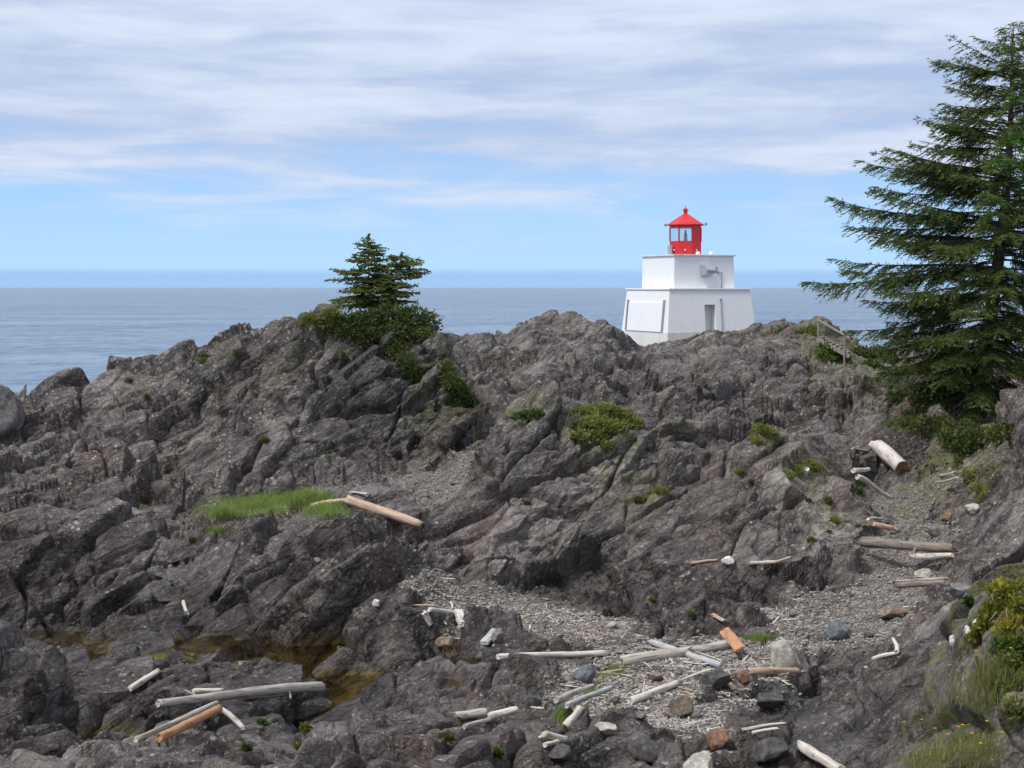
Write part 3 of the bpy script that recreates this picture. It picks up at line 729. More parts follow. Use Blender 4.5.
def lighthouse():
    TH = R(22.5); ZB = 8.35
    root = empty("lighthouse", (14.85, 125.1, ZB), 'white stepped square lighthouse with red lantern room on top of the rocks', 'lighthouse', TH)
    # local axes: -y = door face (faces right-front), -x = panel face (faces left-front); heights from ZB
    H1, H2, HL = 3.46, 6.26, 6.31
    s1t, s1b = 3.80, 4.13
    def yface(z): return -(s1b + (s1t - s1b) * (z / H1))       # door-face plane y at height z
    bm = bmesh.new()
    frustum(bm, s1b + 0.03, -4.2, s1b + 0.03, 0.0); bm_obj("foundation", bm, M_CONC, root)
    # lower storey built round a real doorway
    bm = bmesh.new()
    x0, x1, dh = -0.62, 0.40, 2.24         # doorway along the door face
    def q(*pts): return bm.faces.new([bm.verts.new(p) for p in pts])
    zt = H1; B, T = s1b, s1t
    q((-B, -B, 0), (x0, -B, 0), (x0, yface(dh), dh), (-B + (B - T) * dh / H1, yface(dh), dh))
    q((x1, -B, 0), (B, -B, 0), (B - (B - T) * dh / H1, yface(dh), dh), (x1, yface(dh), dh))
    xa = -B + (B - T) * dh / H1
    q((xa, yface(dh), dh), (-xa, yface(dh), dh), (T, -T, zt), (-T, -T, zt))
    q((B, -B, 0), (B, B, 0), (T, T, zt), (T, -T, zt)); q((B, B, 0), (-B, B, 0), (-T, T, zt), (T, T, zt)); q((-B, B, 0), (-B, -B, 0), (-T, -T, zt), (-T, T, zt))
    q((-T, -T, zt), (T, -T, zt), (T, T, zt), (-T, T, zt)); q((-B, -B, 0.001), (-B, B, 0.001), (B, B, 0.001), (B, -B, 0.001))
    bmesh.ops.remove_doubles(bm, verts=bm.verts, dist=0.0005)
    low = bm_obj("lower_wall", bm, M_WHITE, root)
    bm = bmesh.new(); dep = -3.15
    def q2(*pts): return bm.faces.new([bm.verts.new(p) for p in pts])
    q2((x0, -B, 0.0), (x0, dep, 0.0), (x0, dep, dh), (x0, yface(dh), dh)); q2((x1, dep, 0.0), (x1, -B, 0.0), (x1, yface(dh), dh), (x1, dep, dh))
    q2((x0, yface(dh), dh), (x0, dep, dh), (x1, dep, dh), (x1, yface(dh), dh)); q2((x0, -B, 0.02), (x1, -B, 0.02), (x1, dep, 0.02), (x0, dep, 0.02))
    dr = bm_obj("doorway", bm, M_WGREY, root)
    bm = bmesh.new(); add_box(bm, (x0 + .004, dep - 0.05, 0.02), (x1 - .004, dep + .06, dh - .004), 0.01); d_o = bm_obj("door", bm, M_WGREY, dr)
    bm = bmesh.new(); add_box(bm, (-T - 0.10, -T - 0.10, H1 + .003), (T + 0.10, T + 0.10, H1 + 0.13), 0.015); bm_obj("ledge", bm, M_WHITE, root)
    bm = bmesh.new(); frustum(bm, 2.85, H1 + 0.133, 2.80, H2); bm_obj("upper_wall", bm, M_WHITE, root)
    bm = bmesh.new(); add_box(bm, (-2.93, -2.93, H2 + .003), (2.93, 2.93, H2 + 0.12), 0.015); bm_obj("roof_deck", bm, M_CONC, root)
    # raised panel on the sloping left face, between two slim grey posts
    sl = math.atan((s1b - s1t) / H1)
    bm = bmesh.new()
    def xface(z): return -(s1b + (s1t - s1b) * (z / H1))
    ya, yb, za, zb = -3.35, 3.2, 0.02, 2.55
    def slab(ya, yb, za, zb, th, bm):
        pts = [(xface(za) - .002, ya, za), (xface(za) - .002, yb, za), (xface(zb) - .002, yb, zb), (xface(zb) - .002, ya, zb)]
        a = [bm.verts.new(p) for p in pts]; b_ = [bm.verts.new((p[0] - th, p[1], p[2])) for p in pts]
        bm.faces.new(a); bm.faces.new(b_[::-1])
        for i in range(4): bm.faces.new((a[i], b_[i], b_[(i + 1) % 4], a[(i + 1) % 4]))
    slab(-3.05, 3.05, za, 2.40, 0.10, bm); bm_obj("wall_panel", bm, M_WHITE, root)
    for y in (-3.22, 3.22):
        bm = bmesh.new(); slab(y - .07, y + .07, za, 2.62, 0.16, bm); bm_obj("panel_post", bm, M_GREY, root)
    # fog-horn hood, round vent, conduits on the door face
    yf = -2.85
    bm = bmesh.new()
    cx, zc_, w, h, dp = 0.02, 5.05, 0.85, 1.0, 1.15
    prof = [(0, 0)] + [(-dp * math.sin(a), h * 0.5 + (h * 0.5) * math.cos(a) - 0.0) for a in np.linspace(0, math.pi * 0.62, 9)] + [(-0.06, 0.02)]
    L_ = [bm.verts.new((cx - w / 2, yf + p[0] - .002, zc_ - h / 2 + p[1])) for p in prof]; R_ = [bm.verts.new((cx + w / 2, yf + p[0] - .002, zc_ - h / 2 + p[1])) for p in prof]
    for i in range(len(prof) - 1): bm.faces.new((L_[i], L_[i + 1], R_[i + 1], R_[i]))
    bm.faces.new(L_[::-1]); bm.faces.new(R_)
    bmesh.ops.recalc_face_normals(bm, faces=bm.faces)
    bm_obj("horn_hood", bm, M_GALV, root)
    bm = bmesh.new(); add_rod(bm, (1.02, yf + .02, 5.22), (1.02, yf - .10, 5.22), 0.12, 14); add_rod(bm, (1.02, yf - .10, 5.22), (1.02, yf - .14, 5.22), 0.16, 14); bm_obj("vent", bm, M_GREY, root)
    bm = bmesh.new(); add_rod(bm, (1.28, yf - .05, 4.92), (1.62, yf - .05, 4.92), .035); add_rod(bm, (1.62, yf - .05, 4.95), (1.62, yf - .05, H1 + .12), .035); add_box(bm, (1.18, yf - .12, 4.84), (1.32, yf + .01, 5.0)); bm_obj("conduit", bm, M_GREY, root)
    bm = bmesh.new(); add_rod(bm, (0.92, yface(2.7) - .05, 2.62), (0.92, yface(0) - .05, 0.0), .045); add_box(bm, (.85, yface(2.6) - .10, 2.55), (.99, yface(2.6) + .02, 2.75)); bm_obj("conduit", bm, M_GREY, root)
    # lantern room: an eight-sided red drum, glazed on the seaward-left sides
    RB = 1.42; a0 = -math.pi / 2 - TH + R(15.0)      # one corner 15 degrees right of the line to the viewer
    lan = empty("lantern_room", (-0.20, 0, 0), None, None); lan.parent = root
    z0, zs, zg, ze = H2 + .123, H2 + 1.30, H2 + 2.42, H2 + 2.62
    def corner(i, r=RB): return (r * math.cos(a0 + i * math.pi / 4), r * math.sin(a0 + i * math.pi / 4))
    glazed = {-1, -2, -3, -4, 1, 2, 3}
    bm = bmesh.new()
    prism(bm, a0, 8, RB, z0, RB, zs)
    prism(bm, a0, 8, RB, zg, RB, ze)
    bm_obj("lantern_wall", bm, M_RED, lan)
    for i in range(-4, 4):
        (ax, ay), (bx, by) = corner(i), corner(i + 1)
        bm = bmesh.new()
        if i in glazed:
            n = [bm.verts.new(p) for p in ((ax * .97, ay * .97, zs + .002), (bx * .97, by * .97, zs + .002), (bx * .97, by * .97, zg - .002), (ax * .97, ay * .97, zg - .002))]
            n2 = [bm.verts.new((v.co.x * .985, v.co.y * .985, v.co.z)) for v in n]
            bm.faces.new(n); bm.faces.new(n2[::-1])
            for k in range(4): bm.faces.new((n[k], n2[k], n2[(k + 1) % 4], n[(k + 1) % 4]))
            bm_obj("pane", bm, M_GLASS, lan)
        else:
            n = [bm.verts.new(p) for p in ((ax, ay, zs + .002), (bx, by, zs + .002), (bx, by, zg - .002), (ax, ay, zg - .002))]
            n2 = [bm.verts.new((v.co.x * .95, v.co.y * .95, v.co.z)) for v in n]
            bm.faces.new(n); bm.faces.new(n2[::-1])
            for k in range(4): bm.faces.new((n[k], n2[k], n2[(k + 1) % 4], n[(k + 1) % 4]))
            bm_obj("blind_panel", bm, M_RED, lan)
        bm = bmesh.new(); add_rod(bm, (ax, ay, zs - .01), (ax, ay, zg + .01), .05, 6); bm_obj("mullion", bm, M_RED, lan)
    bm = bmesh.new(); prism(bm, a0, 8, RB + .24, ze + .003, RB + .24, ze + .09); prism(bm, a0, 8, RB + .20, ze + .093, 0.17, ze + 1.02)
    rf = bm_obj("lantern_roof", bm, M_RED, lan)
    bm = bmesh.new(); add_rod(bm, (0, 0, ze + .95), (0, 0, ze + 1.30), .17, 12); add_rod(bm, (0, 0, ze + 1.30), (0, 0, ze + 1.36), .26, 12); add_rod(bm, (0, 0, ze + 1.36), (0, 0, ze + 1.52), .22, 12, .05)
    add_rod(bm, (0, 0, ze + 1.5), (0, 0, ze + 1.72), .025, 6); bm_obj("roof_ventilator", bm, M_RED, lan)
    # lamp inside on its pedestal
    bm = bmesh.new(); add_rod(bm, (0, 0, zs), (0, 0, zs + .2), .16, 12); add_rod(bm, (0, 0, zs + .2), (0, 0, zs + .62), .15, 14); add_rod(bm, (0, 0, zs + .62), (0, 0, zs + .84), .13, 14, .05); add_rod(bm, (0, 0, zs + .84), (0, 0, zs + .95), .09, 8)
    bm_obj("beacon_lamp", bm, M_GALV, lan)
    # small fittings
    for i in (-3, 1):
        cx_, cy_ = corner(i, RB + .26)
        bm = bmesh.new(); add_rod(bm, (cx_, cy_, ze - .02), (cx_ * 1.10, cy_ * 1.10, ze + .05), .035, 6); add_box(bm, (cx_ * 1.10 - .09, cy_ * 1.10 - .09, ze - .02), (cx_ * 1.10 + .09, cy_ * 1.10 + .09, ze + .22), .03); bm_obj("roof_fitting", bm, M_GREY, lan)
    for (px_o, py_o) in ((-0.30, -2.3), (1.15, -1.95)):
        bm = bmesh.new(); bmesh.ops.create_uvsphere(bm, u_segments=12, v_segments=8, radius=.20, matrix=Matrix.Translation((px_o, py_o, H2 + .2))); bm_obj("deck_lamp", bm, M_WHITE, root, True)
    bm = bmesh.new(); add_box(bm, (-1.90, -.35, H2 + .123), (-1.62, .05, H2 + .95), .03); bm_obj("equipment_box", bm, M_GALV, root)
    for i in range(-3, 1):
        mx_ = [(corner(i)[k] + corner(i + 1)[k]) / 2 * 1.01 for k in (0, 1)]
        bm = bmesh.new(); bmesh.ops.create_uvsphere(bm, u_segments=8, v_segments=6, radius=.07, matrix=Matrix.Translation((mx_[0], mx_[1], z0 + .42))); bm_obj("vent_knob", bm, M_WHITE, lan, True)
    return root
lighthouse()
# ------------------------------------------------------------------ vegetation
RNG = np.random.default_rng(11)


def leaf_mat(name, dark, light, third=None, trans=0.25, rough=0.6):
    m = bpy.data.materials.new(name); m.use_nodes = True
    t = NT(m.node_tree); b = t.n['Principled BSDF']; out = t.n['Material Output']
    tone = t.attr('tone')
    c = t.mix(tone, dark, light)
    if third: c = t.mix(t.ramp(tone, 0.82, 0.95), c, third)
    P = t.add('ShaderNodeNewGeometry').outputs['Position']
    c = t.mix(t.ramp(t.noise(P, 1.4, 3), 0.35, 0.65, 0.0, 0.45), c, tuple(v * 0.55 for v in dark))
    t.l.new(c, b.inputs['Base Color']); b.inputs['Roughness'].default_value = rough; b.inputs['Specular IOR Level'].default_value = 0.25
    tr = t.add('ShaderNodeBsdfTranslucent'); t.l.new(c, tr.inputs[0])
    mx = t.add('ShaderNodeMixShader'); mx.inputs[0].default_value = trans
    t.l.new(b.outputs[0], mx.inputs[1]); t.l.new(tr.outputs[0], mx.inputs[2]); t.l.new(mx.outputs[0], out.inputs[0])
    return m
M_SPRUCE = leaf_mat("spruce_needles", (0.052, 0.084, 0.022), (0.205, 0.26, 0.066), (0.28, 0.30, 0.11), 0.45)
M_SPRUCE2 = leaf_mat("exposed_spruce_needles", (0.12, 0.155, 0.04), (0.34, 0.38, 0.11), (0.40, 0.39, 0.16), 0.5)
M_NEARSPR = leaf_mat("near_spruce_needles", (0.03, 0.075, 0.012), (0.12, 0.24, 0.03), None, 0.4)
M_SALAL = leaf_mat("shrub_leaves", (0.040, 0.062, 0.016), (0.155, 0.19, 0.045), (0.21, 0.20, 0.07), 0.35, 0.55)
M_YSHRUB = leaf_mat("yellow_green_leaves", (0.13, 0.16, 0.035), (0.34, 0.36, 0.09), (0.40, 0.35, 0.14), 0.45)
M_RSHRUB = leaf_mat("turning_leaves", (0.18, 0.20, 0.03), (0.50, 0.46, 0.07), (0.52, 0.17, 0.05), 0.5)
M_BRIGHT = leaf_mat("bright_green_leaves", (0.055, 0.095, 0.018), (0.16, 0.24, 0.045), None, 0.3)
M_GRASS = leaf_mat("lush_grass", (0.20, 0.29, 0.065), (0.36, 0.46, 0.13), (0.44, 0.43, 0.21), 0.5)
M_DRYGR = leaf_mat("bank_grass", (0.20, 0.23, 0.06), (0.42, 0.42, 0.16), (0.58, 0.50, 0.28), 0.5)
M_TWIG = simple_mat("dead_twigs", (0.22, 0.19, 0.16), 0.8)


def bark_mat(name, col):
    m, t, b = new_mat(name)
    P = t.add('ShaderNodeNewGeometry').outputs['Position']
    mp = t.add('ShaderNodeMapping'); t.l.new(P, mp.inputs[0]); mp.inputs['Scale'].default_value = (9, 9, 2.0)
    n = t.noise(mp.outputs[0], 1.0, 6, 0.7)
    t.l.new(t.mix(t.ramp(n, 0.3, 0.7), tuple(c * 0.45 for c in col), tuple(c * 1.35 for c in col)), b.inputs['Base Color']); b.inputs['Roughness'].default_value = 0.85
    t.l.new(t.bump(n, 0.8, 0.05), b.inputs['Normal'])
    return m
M_BARK = bark_mat("spruce_bark", (0.085, 0.068, 0.058))


def tubes(paths, radii, seg=6):
    """list of (k,3) paths with (k,) radii -> V, F(quads)"""
    Vs, Fs, o = [], [], 0
    a = np.linspace(0, 2 * np.pi, seg, endpoint=False)
    for p, r in zip(paths, radii):
        p = np.asarray(p, float); k = len(p)
        t = np.gradient(p, axis=0); t /= np.linalg.norm(t, axis=1, keepdims=True) + 1e-9
        ref = np.where(np.abs(t[:, 2:3]) > 0.9, np.array([[1., 0, 0]]), np.array([[0, 0, 1.]]))
        u = np.cross(t, ref); u /= np.linalg.norm(u, axis=1, keepdims=True); v = np.cross(t, u)
        ring = p[:, None] + (u[:, None] * np.cos(a)[None, :, None] + v[:, None] * np.sin(a)[None, :, None]) * np.asarray(r)[:, None, None]
        Vs.append(ring.reshape(-1, 3))
        i = (np.arange(k - 1)[:, None] * seg + np.arange(seg)[None]).ravel(); j = (np.arange(k - 1)[:, None] * seg + (np.arange(seg)[None] + 1) % seg).ravel()
        Fs.append(np.stack([i, j, j + seg, i + seg], 1) + o); o += k * seg
    return np.concatenate(Vs), np.concatenate(Fs)


def blades(P, Dv, L, W, tone, rng, cross=True):
    """rhombic sprigs: base point P, unit direction Dv, length L, width W"""
    n = len(P); rv = rng.normal(size=(n, 3)); s = np.cross(Dv, rv); s /= np.linalg.norm(s, axis=1, keepdims=True) + 1e-9
    L = np.broadcast_to(L, n)[:, None]; W = np.broadcast_to(W, n)[:, None]
    out = []; ss = [s] + ([np.cross(Dv, s)] if cross else [])
    for q in ss:
        out.append(np.stack([P, P + Dv * L * 0.45 + q * W, P + Dv * L, P + Dv * L * 0.45 - q * W], 1))
    V = np.concatenate(out).reshape(-1, 3)
    F = np.arange(len(V)).reshape(-1, 4)
    T = np.repeat(np.concatenate([tone] * len(ss)), 4)
    return V, F, T


def unit(v): return v / (np.linalg.norm(v, axis=-1, keepdims=True) + 1e-9)


def spruce(name, base, top, env, label, d, seed, whorl=0.34, per=5, sprig=0.15, width=0.019, step=0.085, mat=None, side=0.72, right=None, lowest=0.9, extra=(), trunk_r=0.42, group=None, flat=0.0, rise0=0.42, dense=1.0, only=None, sec_gap=0.15, cross=True):
    """env(h01, azimuth) gives the branch length; azimuth 0 = picture left (-X)"""
    rng = np.random.default_rng(seed); base = np.array(base, float); top = np.array(top, float); H = top[2] - base[2]
    def T(h):
        f = np.clip(h / H, 0, 1); p = base + (top - base) * f; p = p.copy(); p[0] += 0.10 * H * 0.12 * math.sin(f * 5.0 + seed); return p
    paths = [np.array([T(H * f) + np.array([0, 0, -0.4 if f == 0 else 0]) for f in np.linspace(0, 1, 16)])]
    rad = [trunk_r * ((1 - np.linspace(0, 1, 16)) ** 0.85 * 0.8 + 0.02) + trunk_r * 0.55 * np.exp(-np.linspace(0, 1, 16) * 22)]
    SP, SD, SL, ST = [], [], [], []
    br = []
    h = lowest
    while h < H - 0.15:
        a0 = rng.uniform(0, 6.28)
        for k in range(per):
            a = a0 + k * 2 * math.pi / per + rng.normal(0, 0.25)
            br.append((h + rng.uniform(-.5, .5) * whorl, a, env(h / H, a) * rng.choice([.32, .6, .8, .95, 1.1]) * rng.uniform(.85, 1.0), None))
        h += whorl * rng.uniform(0.8, 1.25)
    for e in extra: br.append(e)
    if only is not None: br = [b_ for b_ in br if only(b_)] + list(extra)
    for (hb, a, L, rise) in br:
        hb = min(max(hb, 0.1), H - 0.05); f = hb / H
        if L < 0.08: continue
        o = T(hb); dx = np.array([-math.cos(a), math.sin(a) * (1 if rng.random() < 2 else 1), 0.0])
        s0 = (rise0 * (f ** 1.2) * 1.5 - 0.06 * (1 - f)) if rise is None else rise
        s0 += rng.normal(0, 0.06); sag = 0.46 * (1 - f * 0.5) + rng.uniform(-.05, .22); tip = 0.20
        u = np.linspace(0, 1, 9); wob = rng.normal(0, 0.05, 9).cumsum() * L * 0.35
        perp = np.array([dx[1], -dx[0], 0])
        path = o + dx * (u * L)[:, None] + perp * wob[:, None] + np.array([0, 0, 1.]) * (L * (s0 * u - (sag * u ** 2 - (sag * 0.55 + tip * .4) * u ** 3) * (1 - flat)))[:, None]
        paths.append(path); rad.append(np.linspace(max(0.008, 0.0095 * L ** 1.1 + .004), 0.004, 9))
        # side branchlets
        ns = max(3, int(L / sec_gap * dense)); us = np.sort(rng.uniform(0.10 if L < 2 else 0.22, 1.0, ns)); sgn = np.where(np.arange(ns) % 2 == 0, 1, -1)
        pu = np.stack([np.interp(us, u, path[:, c]) for c in range(3)], 1)
        tu = unit(np.stack([np.interp(np.minimum(us + .04, 1), u, path[:, c]) - np.interp(us - .04, u, path[:, c]) for c in range(3)], 1))
        sl = (0.34 * L * (1.04 - us) ** 0.75 + 0.10) * rng.uniform(0.55, 1.15, ns); sl = np.minimum(sl, 1.15)
        ang = rng.uniform(0.6, 1.05, ns)
        sd_ = unit(tu * np.cos(ang)[:, None] + perp * (sgn * np.sin(ang))[:, None] + np.array([0, 0, -1.]) * rng.uniform(0.0, 0.62, ns)[:, None] * (1 - flat * .8))
        for P0, D0, l0 in zip(pu, sd_, sl):
            m = max(2, int(l0 / step)); uu = (np.arange(m) + rng.uniform(0, 1, m)) / m
            Pp = P0 + D0 * (uu * l0)[:, None] + np.array([0, 0, -1.]) * (0.22 * l0 * uu ** 2 * (1 - flat))[:, None]
            for s in (-1, 1):
                c = unit(D0 + np.cross(D0, [0, 0, 1.]) * s * rng.uniform(0.35, 0.95, (m, 1)) + rng.normal(0, 0.22, (m, 3)) + np.array([0, 0, -0.12]))
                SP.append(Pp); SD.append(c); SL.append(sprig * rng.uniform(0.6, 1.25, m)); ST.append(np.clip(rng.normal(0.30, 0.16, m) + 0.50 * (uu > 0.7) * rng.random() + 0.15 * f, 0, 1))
        # leader sprigs along the tip
        m = max(3, int(L / step * .5)); uu = rng.uniform(0.4, 1, m); Pp = np.stack([np.interp(uu, u, path[:, c]) for c in range(3)], 1)
        SP.append(Pp); SD.append(unit(np.broadcast_to(path[-1] - path[-3], (m, 3)) / L + rng.normal(0, .25, (m, 3)))); SL.append(np.full(m, sprig)); ST.append(rng.uniform(.2, .8, m))
    # leader shoot
    m = int(40 * dense); uu = rng.uniform(0.93, 1.0, m); SP.append(np.array([T(H * q) for q in uu])); SD.append(unit(rng.normal(0, .6, (m, 3)) + [0, 0, .8])); SL.append(np.full(m, sprig)); ST.append(rng.uniform(.2, .8, m))
    root = empty(name, tuple(base), label, 'tree', group=group)
    V, F = tubes(paths, rad, 6); np_mesh("trunk", V - base, F, M_BARK, root, True)
    SP, SD, SL, ST = np.concatenate(SP), np.concatenate(SD), np.concatenate(SL), np.concatenate(ST)
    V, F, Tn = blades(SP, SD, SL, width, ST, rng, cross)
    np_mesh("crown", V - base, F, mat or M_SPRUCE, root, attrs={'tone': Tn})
    return root


def curve(xs, ys): return lambda v: float(np.interp(v, xs, ys))


# big spruce on the right-hand bank
bp = at(983, 408); DB = bp.y; k = DB / FPX
top = np.array([(1016 - 512) * k, DB, CAMZ - (24 - HOR) * k])
Hb = top[2] - bp.z
rows = [(24, 6), (45, 34), (62, 62), (85, 66), (100, 80), (125, 92), (150, 108), (180, 118), (205, 112), (235, 122), (262, 126), (300, 138), (335, 132), (370, 122), (400, 112), (430, 75)]
hs = [(bp.z * 0 + (CAMZ - (y - HOR) * k) - bp.z) / Hb for y, _ in rows][::-1]; ls = [l * k for _, l in rows][::-1]
cl = curve(hs, ls)
def env_big(h, a):
    c = math.cos(a); return cl(h) * (0.74 + 0.26 * max(0, c)) if c > -0.2 else cl(h) * 1.0
def hero(px, py, rise):      # a limb reaching a given spot at the tree's own distance
    tipx = (px - 512) * k; tz = CAMZ - (py - HOR) * k
    L = (983 + (1016 - 983) * np.clip((408 - py) / 384, 0, 1) - px) * k
    return (tz - bp.z - rise * L * 0.8, 0.02, L, rise)
EX = [hero(855, 147, .28), hero(833, 187, .30), hero(811, 240, .22), hero(846, 210, .3), hero(872, 170, .3), hero(866, 288, .12), hero(868, 330, .02), hero(872, 350, -.05), hero(878, 380, -.1), hero(930, 62, .26), hero(933, 98, .26), hero(937, 128, .26), hero(886, 402, -.12), hero(905, 425, -.15), hero(940, 428, -.25), hero(922, 436, -.25)]
EX += [(e[0] + 0.15, e[1] + s * 0.22, e[2] * 0.86, e[3]) for e in EX for s in (-1, 1)]
spruce("spruce_tree", tuple(bp), tuple(top), env_big, 'tall dark green spruce leaning over the rocky bank at the right edge', DB, 5, extra=EX, whorl=0.33, per=6, lowest=0.25, trunk_r=0.48, sprig=.22, width=.022, step=.07, sec_gap=.085, cross=False, rise0=.30)

# two small wind-shaped spruces on the left headland
def small(px, py, tx, ty, rows, name, label, seed, d=None, **kw):
    b0 = at(px, py) if d is None else world_pt(px, py, d)
    if d is None and b0.y > 85: b0 = world_pt(px, py, 73.0)
    kk = b0.y / FPX; tp = np.array([(tx - 512) * kk, b0.y, CAMZ - (ty - HOR) * kk]); b0.z -= 0.25; Hh = tp[2] - b0.z
    hs_ = [((CAMZ - (y - HOR) * kk) - b0.z) / Hh for y, _, _ in rows][::-1]
    fl = curve(hs_, [l * kk for _, l, _ in rows][::-1]); fr = curve(hs_, [r * kk for _, _, r in rows][::-1])
    def env(h, a):
        w = 0.5 + 0.5 * math.cos(a); return (fl(h) * w + fr(h) * (1 - w)) * (0.75 + 0.25 * abs(math.cos(a)))
    return spruce(name, tuple(b0), tuple(tp), env, label, b0.y, seed, whorl=0.18, per=8, sprig=0.16, width=0.026, step=0.06, mat=M_SPRUCE2, lowest=0.30, trunk_r=0.075, flat=0.6, rise0=0.16, sec_gap=0.085, **kw)
small(371, 306, 368, 235, [(235, 1, 1), (243, 12, 12), (250, 16, 22), (258, 18, 26), (266, 34, 28), (276, 40, 32), (286, 46, 36), (296, 54, 40), (306, 50, 40)], "spruce_tree", 'small upright spruce with tiered branches on top of the left headland', 21, d=72.5)
small(388, 304, 402, 254, [(254, 10, 20), (258, 16, 28), (264, 18, 28), (272, 18, 32), (280, 20, 34), (288, 20, 42), (300, 18, 30)], "spruce_tree", 'stunted wind-blown spruce leaning right beside the small upright spruce', 33, d=72.0)

# nearer spruce whose bright branch ends reach in at the right edge
def near_spruce():
    x0, y0 = 5.95, 14.2; z0, _n = height(x0, y0)
    L1 = x0 - (990 - 512) / FPX * y0; z1 = CAMZ - (112 - HOR) / FPX * y0
    ex = [(z1 - z0 - .05, 0.0, L1, 0.10), (z1 - z0 - .22, 0.25, L1 * .95, 0.06), (z1 - z0 + .12, -.28, L1 * .9, .1), (CAMZ - (222 - HOR) / FPX * y0 - z0, 0.05, x0 - (1013 - 512) / FPX * y0, .05)]
    def env(h, a):
        c = math.cos(a); return (0.72 if c > 0.3 else 1.0 if c > -.3 else 1.7) * (1.05 - h)
    return spruce("spruce_tree", (x0, y0, z0 - .1), (x0 + .15, y0, z0 + 7.5), env, 'nearest spruce, only its bright green branch ends showing at the right edge', y0, 44, whorl=.36, per=6, sprig=.085, width=.0085, step=.026, mat=M_NEARSPR, lowest=.8, extra=ex, trunk_r=.15, sec_gap=.07)
near_spruce()


def shrub(name, label, blobs, mat, seed, leaf=0.075, dens=1.0, squash=0.8, twig=0, d=None, group=None, lift=0.25, hang=0.0):
    """blobs: (px, py, radius_px_x, radius_px_y) where the foliage masses sit on the rock"""
    rng = np.random.default_rng(seed); PP, NN = [], []; base = None; tw, tr = [], []
    for (px, py, rx, ry) in blobs:
        c = at(px, py + ry * 0.5) if d is None else world_pt(px, py, d)
        c = world_pt(px, py + ry * 0.3, c.y)
        kk = c.y / FPX; a, b_ = rx * kk, ry * kk; c = np.array(c) + [0, 0.1 * a, 0]
        if base is None: base = np.array(c)
        leaf_ = leaf * 1.25; n = int(dens * 15 * (a * b_ + a * a + .05) / (leaf * leaf))
        q = unit(rng.normal(size=(n, 3))); r = rng.uniform(0.25, 1, n) ** 0.45
        ln = 1 + 0.70 * fbm(q * 1.9 + seed, 3, seed)
        q2 = q * (r * ln)[:, None] * np.array([a, max(a, b_) * 0.8, b_])
        keep = gnoise((q2 + c) / (0.22 * max(a, .4)) , seed + 3) > -0.30
        PP.append((c + q2)[keep]); NN.append(q[keep])
        for _ in range(twig):
            e = c + unit(rng.normal(size=3) + [0, -.3, .7]) * np.array([a, a, b_]) * rng.uniform(.8, 1.2); mid = (c + e) / 2 + rng.normal(0, .08, 3)
            tw.append(np.array([c - [0, 0, b_ * .7], mid, e])); tr.append(np.array([.018, .012, .004]))
    P = np.concatenate(PP); N = np.concatenate(NN); n = len(P)
    D = unit(N * 0.6 + rng.normal(0, .6, (n, 3)) + np.array([0, -.15, .35 - hang]))
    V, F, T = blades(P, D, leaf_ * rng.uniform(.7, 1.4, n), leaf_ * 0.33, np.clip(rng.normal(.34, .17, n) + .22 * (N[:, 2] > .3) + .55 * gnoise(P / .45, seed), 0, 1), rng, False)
    root = empty(name, tuple(base), label, 'plant' if 'shrub' not in name else 'shrub', group=group)
    if tw:
        V2, F2 = tubes(tw, tr, 5); nF = len(F); F = np.concatenate([F, F2 + len(V)]); V = np.concatenate([V, V2]); T = np.concatenate([T, np.zeros(len(V2))])
        np_mesh("foliage", V - base, F, [mat, M_TWIG], root, midx=np.arange(len(F)) >= nF, attrs={'tone': T})
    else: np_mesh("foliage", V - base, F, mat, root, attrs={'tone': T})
    if True:
        tw = [np.array([base - [0, 0, .3], base, base + [0.03, 0, .15]])]; tr = [np.array([.02, .014, .006])]
    V, F = tubes(tw, tr, 5); np_mesh("stem", V - base, F, M_TWIG, root, True)
    return root

shrub("evergreen_shrub", 'dense green shrub mat under the two small headland spruces', [(345, 321, 22, 8), (366, 316, 22, 9), (390, 312, 22, 11), (410, 314, 18, 12), (428, 320, 13, 12), (380, 328, 24, 9), (404, 328, 22, 11), (424, 334, 14, 10), (352, 331, 16, 8), (372, 338, 16, 8), (398, 340, 14, 9)], M_SALAL, 61, leaf=.10, dens=.9, hang=.2, twig=1)
shrub("evergreen_shrub", 'yellow-green shrub on the left shoulder of the headland top', [(314, 317, 14, 6), (330, 314, 15, 8), (328, 325, 12, 8), (342, 330, 10, 7)], M_YSHRUB, 62, leaf=.09)
shrub("evergreen_shrub", 'green shrub trailing down the headland face below the spruces', [(398, 350, 9, 9), (405, 358, 9, 9), (411, 367, 8, 9), (417, 376, 6, 7)], M_SALAL, 63, leaf=.09, hang=.3)
shrub("evergreen_shrub", 'green shrub spilling down the right flank of the headland', [(446, 368, 9, 9), (452, 380, 11, 10), (460, 390, 12, 10), (468, 400, 10, 7), (455, 400, 8, 6)], M_SALAL, 64, leaf=.09, twig=2)
shrub("turf_shrub", 'large yellow-green turf clump crowning the middle outcrop', [(586, 411, 15, 6), (603, 410, 17, 7), (620, 415, 16, 7), (634, 422, 9, 6), (596, 422, 16, 8), (614, 426, 14, 7), (582, 424, 11, 7), (600, 434, 10, 6), (580, 436, 9, 6), (606, 446, 6, 5)], M_YSHRUB, 65, leaf=.11, dens=1.1, twig=2)
shrub("turf_shrub", 'small bright green shrub on the left crest of the middle outcrop', [(519, 416, 7, 6), (528, 414, 8, 5), (537, 412, 6, 4)], M_BRIGHT, 66, leaf=.08)
shrub("turf_shrub", 'round green tuft on the grey knob behind the middle outcrop', [(759, 430, 9, 8), (769, 433, 10, 8), (757, 441, 6, 5)], M_YSHRUB, 67, leaf=.08)
